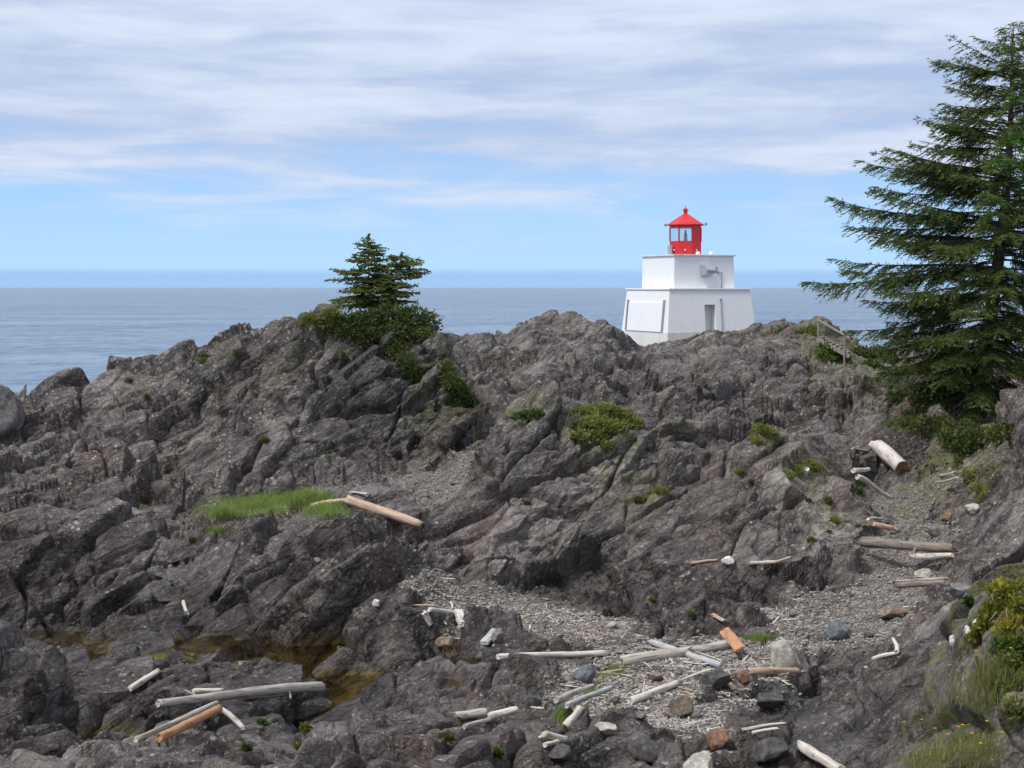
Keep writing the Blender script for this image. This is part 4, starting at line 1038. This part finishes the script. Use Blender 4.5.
shrub("turf_shrub", 'low yellowish plant mat at the top of the right gully ledge', [(795, 468, 10, 6), (805, 462, 9, 6), (788, 474, 8, 5), (817, 466, 7, 5)], M_YSHRUB, 68, leaf=.06, dens=.7)
shrub("leafy_shrub", 'bright green leafy bush beside the wooden steps', [(826, 346, 8, 8), (832, 352, 8, 8), (823, 354, 6, 6), (829, 359, 7, 5)], M_BRIGHT, 69, leaf=.14)
shrub("turf_shrub", 'mossy green mat on the skyline left of the wooden steps', [(805, 330, 9, 4), (813, 328, 7, 4), (815, 334, 6, 4)], M_YSHRUB, 70, leaf=.12)
shrub("leafy_shrub", 'green bush on the slope between the wooden steps and the big spruce', [(862, 352, 14, 7), (880, 352, 14, 9), (872, 364, 12, 6), (892, 360, 10, 8)], M_SALAL, 71, leaf=.13)
shrub("leafy_shrub", 'low dark green bush spreading under the big spruce', [(935, 424, 22, 11), (960, 432, 24, 13), (985, 436, 22, 12), (1010, 432, 20, 12), (968, 446, 18, 8), (920, 412, 16, 9)], M_SALAL, 72, leaf=.11)
shrub("leafy_shrub", 'yellow-green bush behind the trunk foot of the big spruce', [(945, 398, 16, 9), (962, 392, 14, 10), (930, 402, 10, 6)], M_YSHRUB, 73, leaf=.10)
shrub("turf_shrub", 'moss strip running down the bank below the big spruce', [(960, 462, 7, 7), (968, 474, 7, 8), (975, 486, 7, 8), (985, 496, 7, 6)], M_YSHRUB, 74, leaf=.055, dens=.6)
shrub("leafy_shrub", 'yellow and red leafed shrub on the near right bank', [(1012, 590, 14, 14), (1000, 605, 16, 13), (1020, 606, 12, 14), (990, 620, 12, 9), (1012, 624, 14, 12), (984, 628, 10, 7), (978, 634, 7, 5), (1000, 588, 9, 8)], M_RSHRUB, 75, leaf=.05, twig=5)
shrub("leafy_shrub", 'yellow-green scrub covering the right edge of the near bank', [(1018, 640, 12, 16), (1008, 660, 12, 12), (1020, 680, 12, 14), (1002, 690, 10, 9), (1016, 705, 12, 10)], M_YSHRUB, 77, leaf=.045, dens=.5, twig=4)
shrub("leafy_shrub", 'green bush low on the near right bank above the dark rock', [(1014, 648, 13, 12), (1004, 644, 10, 9), (1022, 660, 10, 10)], M_BRIGHT, 76, leaf=.045, dens=.8, twig=3)
# little plants rooted in cracks
small_plants = [(142, 497, 4, 3), (146, 395, 3, 3), (128, 380, 5, 2), (192, 540, 3, 3), (160, 470, 3, 4), (205, 355, 6, 2), (237, 352, 4, 4), (203, 360, 5, 3), (527, 503, 3, 3), (560, 385, 4, 2), (306, 727, 5, 4), (246, 748, 4, 4), (262, 722, 4, 3), (298, 748, 4, 4), (445, 737, 9, 4), (498, 752, 5, 5), (690, 612, 4, 2),
                (652, 600, 3, 2), (610, 575, 3, 2), (835, 520, 6, 6), (828, 500, 5, 4), (812, 540, 4, 3), (740, 470, 6, 3), (752, 482, 5, 3), (858, 490, 5, 4), (660, 490, 8, 4), (640, 500, 8, 4), (970, 600, 5, 4), (950, 555, 5, 3), (265, 440, 4, 3), (330, 452, 3, 2)]
for i, (px, py, rx, ry) in enumerate(small_plants):
    shrub("crevice_plant", 'little green plant rooted in a crack of the dark rock', [(px, py, rx, ry)], (M_BRIGHT, M_YSHRUB, M_SALAL)[i % 3], 200 + i, leaf=.05, dens=.8, group='small plants in rock cracks')


def grass_patch(name, label, ells, n, hgt, mat, seed, per=7, wid=.006, spread=.10, kind=True):
    rng = np.random.default_rng(seed); R0 = []
    for (cx, cy, rx, ry) in ells:
        m = int(n * rx * ry / sum(e[2] * e[3] for e in ells))
        for _ in range(m):
            r = min(1.25, abs(rng.normal(0, .52))) if rng.random() < .6 else math.sqrt(rng.random()); a = rng.uniform(0, 6.283); l, nn = ray(cx + rx * r * math.cos(a), cy + ry * r * math.sin(a))
            if l is not None: R0.append((l.x, l.y, l.z, max(.35, 1 - .55 * r)))
    R0 = np.array(R0); m = len(R0) * per
    P = np.repeat(R0[:, :3], per, 0) + np.stack([rng.normal(0, spread, m), rng.normal(0, spread, m), np.full(m, -.03)], 1)
    h = hgt * np.repeat(R0[:, 3], per) * rng.uniform(.45, 1.2, m)
    lean = np.stack([rng.normal(.12, .30, m), rng.normal(-.05, .30, m), np.zeros(m)], 1); up = np.array([0, 0, 1.])
    side = unit(np.stack([rng.normal(size=m), rng.normal(size=m) * .6, np.zeros(m)], 1)) * wid
    p1 = P + (up + lean * .5) * (h * .5)[:, None]; p2 = P + (up * .92 + lean * 1.6) * h[:, None]
    V = np.stack([P - side, P + side, p1 + side * .8, p1 - side * .8, p2], 1).reshape(-1, 3)
    o = np.arange(m)[:, None] * 5
    F4 = o + np.array([[0, 1, 2, 3]]); F3 = o + np.array([[3, 2, 4]])
    T = np.repeat(np.clip(rng.normal(.45, .22, m), 0, 1), 5)
    ob = np_mesh(name, V, [F4, F3], mat, attrs={'tone': T})
    return tag(ob, label, 'grass', kind='stuff')
grass_patch("grass", 'bright green grass growing on the gravel flat below the headland', [(300, 500, 50, 11), (250, 506, 48, 11), (325, 511, 24, 7), (222, 514, 22, 6)], 1700, .40, M_GRASS, 81, per=6, wid=.010, spread=.17)
for i, e in enumerate([[(617, 671, 20, 7), (598, 676, 12, 4)], [(762, 638, 22, 6)], [(564, 715, 8, 9), (572, 704, 6, 5)], [(590, 692, 9, 4)], [(215, 530, 14, 4)]]):
    grass_patch("grass", 'short green grass sprouting in the beach gravel', e, 130, .20, M_GRASS, 82 + i, per=6, wid=.008, spread=.07)
grass_patch("grass", 'tall bank grass on the near right slope', [(985, 690, 18, 16), (1005, 680, 14, 16), (970, 702, 12, 8), (1000, 668, 12, 10)], 170, .28, M_DRYGR, 91, per=6, wid=.0045, spread=.13)
grass_patch("grass", 'grass fringe at the bottom right of the near bank', [(945, 758, 40, 14), (985, 752, 30, 18), (920, 764, 24, 8)], 260, .26, M_DRYGR, 92, per=6, wid=.0045, spread=.14)

# dead twigs on the middle outcrop and below the headland shrub
def twig_heap(label, pts, seed, n, ln):
    rng = np.random.default_rng(seed); paths, rr = [], []
    for _ in range(n):
        px, py, rx, ry = pts[rng.integers(len(pts))]; c = np.array(at(px + rng.normal(0, rx * .5), py + rng.normal(0, ry * .5)))
        dv = unit(np.array([rng.normal(), rng.normal() * .6, abs(rng.normal()) * .5 + .1])); e = c + dv * ln * rng.uniform(.5, 1.2); m = (c + e) / 2 + rng.normal(0, .05, 3)
        paths.append(np.array([c - [0, 0, .05], m, e])); rr.append(np.array([.014, .010, .004]))
    V, F = tubes(paths, rr, 5); b0 = V.mean(0)
    o = np_mesh("twig_tangle", V - b0, F, M_TWIG, None, True); o.location = b0; return tag(o, label, 'dead twigs')
twig_heap('tangle of bare grey twigs on the middle outcrop beside its turf clump', [(572, 424, 12, 6), (580, 420, 8, 5)], 301, 60, .5)
twig_heap('bare grey twigs below the shrub on the headland flank', [(478, 405, 10, 8), (472, 400, 8, 6), (484, 402, 8, 6)], 302, 140, .55)


# yellow flowers on the near bank
M_PETAL = simple_mat("yellow_petals", (0.75, 0.52, 0.02), 0.6)
M_STEM = simple_mat("green_stem", (0.10, 0.16, 0.04), 0.6)
def flower():
    root = empty("yellow_flower", (0, 0, 0), 'small yellow wildflower on a thin stem above the near bank', 'flower', group='yellow wildflowers on the near bank')
    V, F = tubes([np.array([[0, 0, -.02], [.01, 0, .13], [.02, .01, .26]])], [np.array([.004, .003, .003])], 5); np_mesh("stem", V, F, M_STEM, root)
    bm = bmesh.new()
    for j in range(9):
        a = j * 2 * math.pi / 9; c, s = math.cos(a), math.sin(a)
        v = [bm.verts.new(p) for p in ((.02, .01, .262), (.02 + c * .016 - s * .009, .01 + s * .016 + c * .009, .275), (.02 + c * .034, .01 + s * .034, .272), (.02 + c * .016 + s * .009, .01 + s * .016 - c * .009, .275))]
        bm.faces.new(v)
    bm_obj("flower_head", bm, M_PETAL, root); return root


def copy_tree(o, parent=None):
    c = o.copy(); C.objects.link(c); c.parent = parent
    for ch in list(o.children): copy_tree(ch, c)
    return c
proto = flower(); first = True
for (px, py) in [(976, 668), (951, 680), (941, 715), (921, 733), (935, 744), (957, 743), (962, 744), (1002, 752), (1009, 752), (981, 762), (905, 735), (864, 762), (948, 750), (988, 740), (996, 700), (1010, 665), (972, 752)]:
    o = proto if first else copy_tree(proto); first = False
    o.location = at(px, py + 6); o.rotation_euler = (0, 0, RNG.uniform(0, 6)); o.scale = (.75, .75, 1.1)
# ------------------------------------------------------------------ driftwood
def wood_mat(name, col, dark, rough=0.8, streak=0.5):
    m, t, b = new_mat(name)
    P = t.add('ShaderNodeTexCoord').outputs['Object']
    mp = t.add('ShaderNodeMapping'); t.l.new(P, mp.inputs[0]); mp.inputs['Scale'].default_value = (14, 14, 1.3)
    n = t.noise(mp.outputs[0], 1.0, 6, 0.65, 0.4); f = t.noise(P, 2.6, 5, 0.6)
    c = t.mix(t.math('MULTIPLY', t.ramp(n, 0.46, 0.64), min(1.0, streak + .2)), col, dark)
    kn = t.ramp(t.voro(P, 2.4), 0.13, 0.07); c = t.mix(t.math('MULTIPLY', kn, .7), c, tuple(v * .5 for v in dark))
    c = t.mix(t.math('MULTIPLY', t.ramp(f, 0.55, 0.75), 0.45), c, dark)
    t.l.new(c, b.inputs['Base Color']); b.inputs['Roughness'].default_value = rough
    t.l.new(t.bump(n, 0.6, 0.02), b.inputs['Normal'])
    return m
W_GREY = wood_mat("silvered_driftwood", (0.46, 0.42, 0.375), (0.17, 0.145, 0.12), streak=.65)
W_WHITE = wood_mat("bleached_driftwood", (0.60, 0.56, 0.505), (0.27, 0.23, 0.19), streak=.6)
W_TAN = wood_mat("tan_driftwood", (0.50, 0.375, 0.275), (0.24, 0.14, 0.08))
W_ORANGE = wood_mat("orange_driftwood", (0.46, 0.245, 0.125), (0.24, 0.115, 0.055))
W_DARK = wood_mat("dark_weathered_log", (0.24, 0.20, 0.165), (0.075, 0.055, 0.045))
W_BLUE = wood_mat("blue_grey_driftwood", (0.42, 0.43, 0.44), (0.2, 0.19, 0.19))
W_END = wood_mat("cut_end_grain", (0.26, 0.15, 0.085), (0.10, 0.055, 0.035))


def log_geo(L, r, seed, taper=0.8, bend=0.03, seg=12, rings=16, oval=1.0):
    rng = np.random.default_rng(seed); u = np.linspace(0, 1, rings); z = (u - .5) * L
    prof = r * (1 + (taper - 1) * u) ; prof = prof * (1 + .04 * np.sin(u * rng.uniform(4, 9) + seed)); prof[0] *= .95; prof[-1] *= .93
    a = np.linspace(0, 2 * np.pi, seg, endpoint=False); cx = bend * L * np.sin(u * math.pi) * .5 * (1 if seed % 2 else -1); cy = bend * L * .3 * np.sin(u * 5 + seed)
    A, U = np.meshgrid(a, u); q = np.stack([np.cos(A).ravel() * 1.3, np.sin(A).ravel() * 1.3, U.ravel() * L / max(r, .05) * .16 + seed], 1)
    rr = prof[:, None] * (1 + .16 * fbm(q * 1.6, 3, seed).reshape(A.shape))
    V = np.stack([cx[:, None] + rr * np.cos(A), cy[:, None] + rr * np.sin(A) * oval, np.broadcast_to(z[:, None], A.shape) + 0.0], -1)
    jag = rng.normal(0, .16 * r, (2, seg)) + np.stack([rng.normal(0, .5) * r * np.cos(a + rng.uniform(0, 6)), rng.normal(0, .5) * r * np.cos(a + rng.uniform(0, 6))]); V[0, :, 2] += jag[0]; V[-1, :, 2] += jag[1]
    V = V.reshape(-1, 3); n = len(V)
    i = (np.arange(rings - 1)[:, None] * seg + np.arange(seg)[None]).ravel(); j = (np.arange(rings - 1)[:, None] * seg + (np.arange(seg)[None] + 1) % seg).ravel()
    F4 = np.stack([i, j, j + seg, i + seg], 1)
    V = np.concatenate([V, [[cx[0], cy[0], z[0] + .12 * r], [cx[-1], cy[-1], z[-1] - .12 * r]]])
    k = np.arange(seg); F3 = np.concatenate([np.stack([np.full(seg, n), (k + 1) % seg, k], 1), np.stack([np.full(seg, n + 1), n - seg + k, n - seg + (k + 1) % seg], 1)])
    return V, F4, F3


def place_axis(o, A, B):
    d = (B - A); o.location = (A + B) / 2; o.rotation_mode = 'QUATERNION'; o.rotation_quaternion = d.to_track_quat('Z', 'Y')


def axis_on_ground(p1, p2, th, sink=.15, bottom=True):
    off = th * .42
    A0, B0 = at(p1[0], p1[1] + off), at(p2[0], p2[1] + off)
    if abs(A0.y - B0.y) > 6: B0 = world_pt(p2[0], p2[1] + off, A0.y + (3 if B0.y > A0.y else -3))
    r = th * .5 * ((A0.y + B0.y) / 2) / FPX
    A = A0 + Vector((0, 0, r * (1 - sink))); B = B0 + Vector((0, 0, r * (1 - sink)))
    pen = 0
    for f in np.linspace(.08, .92, 9):
        c = A.lerp(B, f); z, _ = height(c.x, c.y); pen = max(pen, z + r * .45 - c.z)
    lift = min(pen, .34); A.z += lift; B.z += lift
    return A, B, r


def log(name, axis, th, mat, label, seed, taper=.85, bend=.02, group=None, cat='driftwood log', oval=1.0, end=None, stub=0):
    A, B, r = axis; L = (B - A).length
    V, F4, F3 = log_geo(L, r, seed, taper, bend, oval=oval)
    V2 = [V]; 
    if stub:
        rng = np.random.default_rng(seed + 9)
    o = np_mesh(name, V, [F4, F3], [mat, end or mat], None, True, midx=np.r_[np.zeros(len(F4)), np.ones(len(F3))])
    for p in list(o.data.polygons)[-len(F3):]: p.use_smooth = False
    place_axis(o, A, B); tag(o, label, cat, group)
    rng = np.random.default_rng(seed + 9)
    for s in range(stub):
        zz = rng.uniform(-.35, .35) * L; a = rng.uniform(0, 6.28); c = np.array([math.cos(a), math.sin(a), rng.uniform(.2, .8)])
        Vv, Ff = tubes([np.array([[0, 0, zz], c * r * 1.1 + [0, 0, zz], c * r * rng.uniform(1.7, 2.6) + [0, 0, zz]])], [np.array([r * .32, r * .24, r * .13])], 7)
        np_mesh("branch_stub", Vv, Ff, mat, o, True)
    return o


def plank(name, p1, p2, th, mat, label, seed, thick=.25, cat='driftwood plank', roll=0.0, group=None):
    A, B, r = axis_on_ground(p1, p2, th, .5); L = (B - A).length; rng = np.random.default_rng(seed)
    bm = bmesh.new(); add_box(bm, (-r, -r * thick, -L / 2), (r, r * thick, L / 2))
    bmesh.ops.subdivide_edges(bm, edges=bm.edges[:], cuts=3, use_grid_fill=True)
    for v in bm.verts: v.co += Vector(rng.normal(0, .05 * r, 3))
    bmesh.ops.bevel(bm, geom=[e for e in bm.edges if e.calc_face_angle(0) > .8], offset=r * .08, segments=1, affect='EDGES')
    o = bm_obj(name, bm, mat); place_axis(o, A, B); o.rotation_quaternion = o.rotation_quaternion @ Matrix.Rotation(roll, 4, 'Z').to_quaternion()
    return tag(o, label, cat, group)

WOODS = {'W_GREY': W_GREY, 'W_WHITE': W_WHITE, 'W_TAN': W_TAN, 'W_ORANGE': W_ORANGE, 'W_DARK': W_DARK, 'W_BLUE': W_BLUE}
for i, (a, b, th, mt, lb, tp, bd, st) in enumerate(LOGS):
    log("driftwood_log", AXES[i], th, WOODS[mt], lb, 400 + i, tp, bd, stub=st, end=W_END if i == len(LOGS) - 1 else None)
plank("driftwood_plank", (724, 638), (740, 657), 11, W_ORANGE, 'orange board propped on the knotty grey log', 501, roll=.5).location.z += .20
plank("driftwood_plank", (897, 580), (947, 577), 6, W_GREY, 'pale plank across the lower end of the gully', 502, thick=.3)
plank("driftwood_plank", (350, 494), (368, 496), 5, W_BLUE, 'short grey plank behind the pinkish tan log', 503)
plank("driftwood_plank", (423, 622), (430, 634), 9, W_WHITE, 'white sawn block standing on the central beach', 504, thick=.6)
plank("driftwood_plank", (458, 616), (463, 629), 8, W_WHITE, 'white sawn post end right of the white block', 505, thick=.7)
plank("driftwood_plank", (484, 642), (496, 629), 9, W_BLUE, 'grey board leaning on a stone at the central beach', 506, thick=.4)
plank("driftwood_plank", (712, 619), (724, 626), 6, W_TAN, 'small rust brown board above the orange board', 507)
plank("driftwood_plank", (726, 682), (734, 690), 6, W_TAN, 'brown board scrap beside the dark stone', 508)


# ------------------------------------------------------------------ stones
def stone_mat(name, c0, c1, sp=None, rough=.75):
    m, t, b = new_mat(name)
    P = t.add('ShaderNodeTexCoord').outputs['Object']
    n = t.noise(P, 3.0, 7, 0.65); n2 = t.noise(P, 14.0, 5, 0.65)
    c = t.mix(t.ramp(n, 0.33, 0.68), c0, c1)
    c = t.mix(t.math('MULTIPLY', t.ramp(n2, 0.54, 0.68), .5), c, sp or tuple(min(1, v * 1.8) for v in c1))
    t.l.new(c, b.inputs['Base Color']); b.inputs['Roughness'].default_value = rough
    t.l.new(t.bump(t.math('ADD', n, t.math('MULTIPLY', n2, .4)), .8, .06), b.inputs['Normal'])
    return m
S_DARK = stone_mat("dark_stone", (0.028, 0.026, 0.027), (0.10, 0.095, 0.095))
S_GREY = stone_mat("grey_stone", (0.09, 0.088, 0.085), (0.22, 0.21, 0.20))
S_PALE = stone_mat("pale_stone", (0.28, 0.26, 0.22), (0.52, 0.49, 0.44))
S_BROWN = stone_mat("rust_brown_stone", (0.11, 0.055, 0.035), (0.26, 0.14, 0.09))
S_TANB = stone_mat("tan_grey_stone", (0.12, 0.10, 0.08), (0.27, 0.21, 0.16))
S_BLUE = stone_mat("blue_grey_stone", (0.07, 0.085, 0.095), (0.16, 0.175, 0.185))
S_LICH = stone_mat("lichened_boulder", (0.05, 0.046, 0.045), (0.17, 0.155, 0.148), (0.34, 0.32, 0.30))
S_WHITE = stone_mat("white_stone", (0.55, 0.53, 0.50), (0.75, 0.73, 0.70))


def stone_geo(seed, sub=3, cuts=9, rough=.10):
    rng = np.random.default_rng(seed); bm = bmesh.new(); bmesh.ops.create_icosphere(bm, subdivisions=sub, radius=1.0)
    V = np.array([v.co for v in bm.verts]); F = np.array([[v.index for v in f.verts] for f in bm.faces]); bm.free()
    for _ in range(cuts):
        n = unit(rng.normal(size=3)); dd = rng.uniform(.52, .85); s = V @ n - dd; V = V - np.where(s > 0, s * .94, 0)[:, None] * n
    V = V * (1 + rough * fbm(V * 2.2 + seed, 3, seed))[:, None]
    return V, F


def boulder(px, py, wpx, hpx, mat, label, seed, name="boulder", sub=4, tilt=0.0, cat='boulder', depth=.9, cuts=15):
    c = at(px, py + hpx * .38); k = c.y / FPX; V, F = stone_geo(seed, sub, cuts)
    V = V / np.abs(V).max(0); V = V * [wpx * k / 2, (wpx * .6 + hpx * .4) * k / 2 * depth, hpx * k / 2 * 1.15]
    ca, sa = math.cos(tilt), math.sin(tilt); V = np.stack([V[:, 0] * ca - V[:, 2] * sa, V[:, 1], V[:, 0] * sa + V[:, 2] * ca], 1)
    o = np_mesh(name, V, F, mat, None, False); o.location = (c.x, c.y, c.z + hpx * k * .32)
    return tag(o, label, cat)
B = [
 (785, 655, 27, 34, S_PALE, 'large pale upright boulder at the top of the lower beach'), (719, 737, 25, 25, S_BROWN, 'rust brown blocky boulder among driftwood chips'),
 (701, 764, 36, 24, S_PALE, 'big pale rounded boulder at the bottom edge'), (680, 706, 28, 24, S_TANB, 'mossy grey-brown boulder below the pale pointed log'),
 (604, 727, 26, 15, S_PALE, 'flat whitish boulder on the lower gravel'), (584, 674, 26, 20, S_BLUE, 'dark angular boulder at the right end of the thin pale log'),
 (717, 679, 36, 20, S_DARK, 'dark boulder under the thin white stick'), (893, 612, 30, 16, S_TANB, 'brown flat-topped boulder on the upper gravel'),
 (840, 631, 26, 20, S_BLUE, 'blue-grey boulder at the foot of the upper gravel'), (446, 643, 26, 15, S_TANB, 'tan grey flat boulder beside the central beach puddle'),
 (655, 676, 18, 11, S_TANB, 'tan stone beside the beach grass tuft'), (743, 677, 14, 11, S_BROWN, 'small rust brown stone left of the tan split log'),
 (949, 515, 20, 12, S_BROWN, 'reddish brown boulder at the head of the gully'), (973, 509, 18, 11, S_PALE, 'pale grey boulder at the head of the gully'),
 (938, 530, 26, 13, S_GREY, 'rounded grey boulder above the big dark gully log'), (925, 573, 24, 10, S_PALE, 'pale slab under the white gully log'),
 (497, 636, 16, 18, S_GREY, 'grey stone under the leaning board'), (962, 590, 30, 14, S_GREY, 'grey boulder at the lower mouth of the gully'),
 (953, 641, 8, 12, S_WHITE, 'small white upright stone near the yellow and red shrub'), (969, 630, 12, 12, S_WHITE, 'white lump stone beside the yellow and red shrub'), (977, 622, 9, 9, S_WHITE, 'topmost white lump stone touching the yellow and red shrub'),
 (376, 602, 8, 8, S_WHITE, 'white shell-pale stone on the dark rock left of the central beach'), (728, 560, 13, 8, S_WHITE, 'white stone on the ledge under the middle outcrop'),
 (558, 630, 12, 5, S_BLUE, 'flat blue-grey stone at the back of the central beach'), (480, 655, 10, 8, S_GREY, 'small grey stone between the two beach puddles'),
 (694, 655, 12, 8, S_GREY, 'grey stone behind the knotty grey log'), (805, 470, 13, 7, S_WHITE, 'pale blue-white stone on the ledge above the gully'), (318, 559, 9, 5, S_PALE, 'pale sliver of stone on the front left rocks'),
 (640, 715, 14, 9, S_GREY, 'grey stone left of the mossy boulder'), (770, 700, 34, 16, S_DARK, 'low dark boulder below the tan split log'), (560, 752, 30, 18, S_DARK, 'dark boulder by the fat grey stub at the bottom'), (650, 750, 46, 22, S_DARK, 'broad dark boulder left of the pale bottom boulder'),
 (770, 750, 40, 24, S_DARK, 'dark angular boulder right of the rust brown block'), (612, 700, 18, 10, S_GREY, 'grey stone at the end of the blue-grey log'), (530, 700, 26, 14, S_DARK, 'dark boulder left of the short pinkish grey log'),
]
for i, (px, py, w, h, mt, lb) in enumerate(B): boulder(px, py, w, h, mt, lb, 600 + i, tilt=(0.25 if i % 3 == 0 else -.1), name="boulder" if w > 16 else "stone", cat='boulder' if w > 16 else 'stone')
boulder(0, 412, 48, 66, S_LICH, 'big pale grey boulder at the left edge against the sea', 690, cuts=14, sub=5)

# loose stones on the gravel, and the finer gravel as one mass
gw = grav.copy(); gw[(pxf < -10) | (pxf > 1034) | (df < 30) | (df > 66)] = 0; gw = np.where(gw > .6, gw, 0) * (40.0 / np.maximum(df, 20)) ** .5
gi = np.nonzero(gw)[0]; gp = gw[gi] / gw[gi].sum()
NZ = 18
protos = [np_mesh("stone", *((lambda g: (g[0] * [1, .85, .62], g[1]))(stone_geo(700 + j, 2, 8))), (S_GREY, S_GREY, S_PALE, S_TANB, S_GREY, S_DARK, S_BLUE, S_GREY)[j % 8], None, True) for j in range(NZ)]
rng = np.random.default_rng(77); pick = rng.choice(gi, 230, p=gp)
for j, v in enumerate(pick):
    p = protos[j % NZ]; o = p if j < NZ else p.copy()
    if j >= NZ: C.objects.link(o)
    s = min(.26, .055 + rng.exponential(.038)); o.scale = (s, s, s); o.location = (XYZ[v, 0], XYZ[v, 1], XYZ[v, 2] + .25 * s); o.rotation_euler = (rng.normal(0, .25), rng.normal(0, .25), rng.uniform(0, 6.28))
    tag(o, 'loose fist to head sized stone scattered on the beach gravel', 'stone', 'loose stones on the beach gravel')


def scatter_mass(name, label, V0, F0, n, smin, smax, mat, seed, flat=.0, stretch=None, prob=None):
    rng = np.random.default_rng(seed); pk = rng.choice(gi, n, p=gp if prob is None else prob)
    s = rng.uniform(smin, smax, n) ; a = rng.uniform(0, 6.283, n); ca, sa = np.cos(a), np.sin(a); t = rng.normal(0, .18, n)
    k = len(V0); W = np.broadcast_to(V0, (n, k, 3)) * s[:, None, None]
    if stretch is not None: W = W * np.stack([rng.uniform(*stretch, n), np.ones(n), np.ones(n)], 1)[:, None]
    x = W[..., 0] * ca[:, None] - W[..., 1] * sa[:, None]; y = W[..., 0] * sa[:, None] + W[..., 1] * ca[:, None]; z = W[..., 2] + W[..., 0] * t[:, None]
    P = XYZ[pk].astype(float) + np.stack([rng.normal(0, .05, n), rng.normal(0, .05, n), np.zeros(n)], 1)
    V = (np.stack([x, y, z], -1) + P[:, None] + np.array([0, 0, .3]) * s[:, None, None] * (.4 if stretch is None else .2)).reshape(-1, 3)
    F = (F0[None] + (np.arange(n) * k)[:, None, None]).reshape(-1, F0.shape[1])
    o = np_mesh(name, V, F, mat, attrs={'tone': np.repeat(rng.random(n), k)})
    return tag(o, label, name.split('_')[0], kind='stuff')
def tone_mat(name, c0, c1, c2, rough=.8):
    m, t, b = new_mat(name); a = t.attr('tone')
    c = t.mix(a, c0, c1); c = t.mix(t.ramp(a, .86, .97), c, c2); t.l.new(c, b.inputs['Base Color']); b.inputs['Roughness'].default_value = rough; return m
V0, F0 = stone_geo(888, 1, 7)
scatter_mass("gravel", 'mixed grey beach gravel', V0 * [1, .8, .6], F0, 15000, .018, .085, tone_mat("gravel_stones", (0.11, 0.104, 0.098), (0.37, 0.35, 0.325), (0.26, 0.18, 0.14)), 901)
# driftwood sticks one can count, and the finer litter of chips as one mass
st_w = np.where((df > 32) & (df < 49) & (pxf > 395) & (pxf < 800), 1.0, .08); sp_ = gp * st_w[gi]; sp_ /= sp_.sum()
protos = []
for j in range(10):
    V, F4, F3 = log_geo(1.0, .055, 950 + j, .6, .10 if j % 3 else .02, 8, 9, .6); protos.append(np_mesh("driftwood_stick", V, [F4, F3], (W_WHITE, W_GREY, W_WHITE, W_TAN, W_GREY)[j % 5], None, True))
rng = np.random.default_rng(78); pick = rng.choice(gi, 260, p=sp_)
for j, v in enumerate(pick):
    p = protos[j % 10]; o = p if j < 10 else p.copy()
    if j >= 10: C.objects.link(o)
    s = min(.95, .18 + rng.exponential(.20)); o.scale = (s, s, s); o.location = (XYZ[v, 0], XYZ[v, 1], XYZ[v, 2] + .045 * s + .01); o.rotation_euler = (math.pi / 2 + rng.normal(0, .10), 0, rng.normal(1.2, .8))
    tag(o, 'small bleached driftwood stick scattered on the beach gravel', 'driftwood stick', 'small driftwood sticks on the beach')
chip = np.array([[-1, -.16, 0], [1, -.1, 0], [1, .1, 0], [-1, .16, 0], [-1, -.13, .14], [.9, -.1, .12], [.9, .1, .12], [-1, .13, .14]], float)
chF = np.array([[3, 2, 1, 0], [4, 5, 6, 7], [0, 1, 5, 4], [1, 2, 6, 5], [2, 3, 7, 6], [3, 0, 4, 7]])
scatter_mass("driftwood_litter", 'fine litter of pale driftwood chips on the beach', chip, chF, 3400, .03, .11, tone_mat("driftwood_chips", (0.42, 0.36, 0.30), (0.78, 0.74, 0.68), (0.42, 0.22, 0.12)), 902, stretch=(.6, 1.8), prob=sp_)


# ------------------------------------------------------------------ wooden steps beside the lighthouse
def steps():
    dB = at(846, 358).y - .9; T = world_pt(818.5, 336.5, dB + 1.4); Bq = world_pt(848, 354, dB)
    M_W = wood_mat("grey_step_timber", (0.30, 0.275, 0.24), (0.13, 0.115, 0.10))
    root = empty("wooden_steps", tuple(Bq), 'grey wooden steps with a handrail right of the lighthouse', 'steps')
    o = lambda p: Vector(p) - Bq
    run = Bq - T; n = 8; ac = Vector((0.35, 1.0, 0)).normalized() * 1.25
    for i in range(n):
        f = (i + .5) / n; c = o(T + run * f); w = abs(run.x) / n
        bm = bmesh.new(); p = [c + Vector((sx * w * .62, 0, 0)) + ac * sy for sx, sy in ((-1, 0), (1, 0), (1, 1), (-1, 1))]
        a = [bm.verts.new(v) for v in p]; b_ = [bm.verts.new(v + Vector((0, 0, .07))) for v in p]
        bm.faces.new(a[::-1]); bm.faces.new(b_); [bm.faces.new((a[k], a[(k + 1) % 4], b_[(k + 1) % 4], b_[k])) for k in range(4)]
        bm_obj("tread", bm, M_W, root)
    def beam(A, Bb, w, h, nm):
        bm = bmesh.new(); d = Bb - A; M = Matrix.Translation((A + Bb) / 2) @ d.to_track_quat('X', 'Z').to_matrix().to_4x4()
        add_box(bm, (-d.length / 2, -w, -h), (d.length / 2, w, h), .01, M); return bm_obj(nm, bm, M_W, root)
    for s in (-.04, 1.0):
        A = o(T) + ac * s + Vector((-.1, 0, -.16)); Bb = o(Bq) + ac * s + Vector((.1, 0, -.16)); beam(A, Bb, .04, .13, "stringer")
    pA = o(T) + ac * -.1; pB = o(T + run * .88) + ac * -.1
    for p in (pA, pB): beam(p + Vector((0, 0, -.9)), p + Vector((0, 0, 1.05)), .05, .05, "post")
    beam(pA + Vector((-.05, 0, 1.08)), pB + run * .2 + Vector((0, 0, 1.06)), .05, .055, "handrail")
steps()
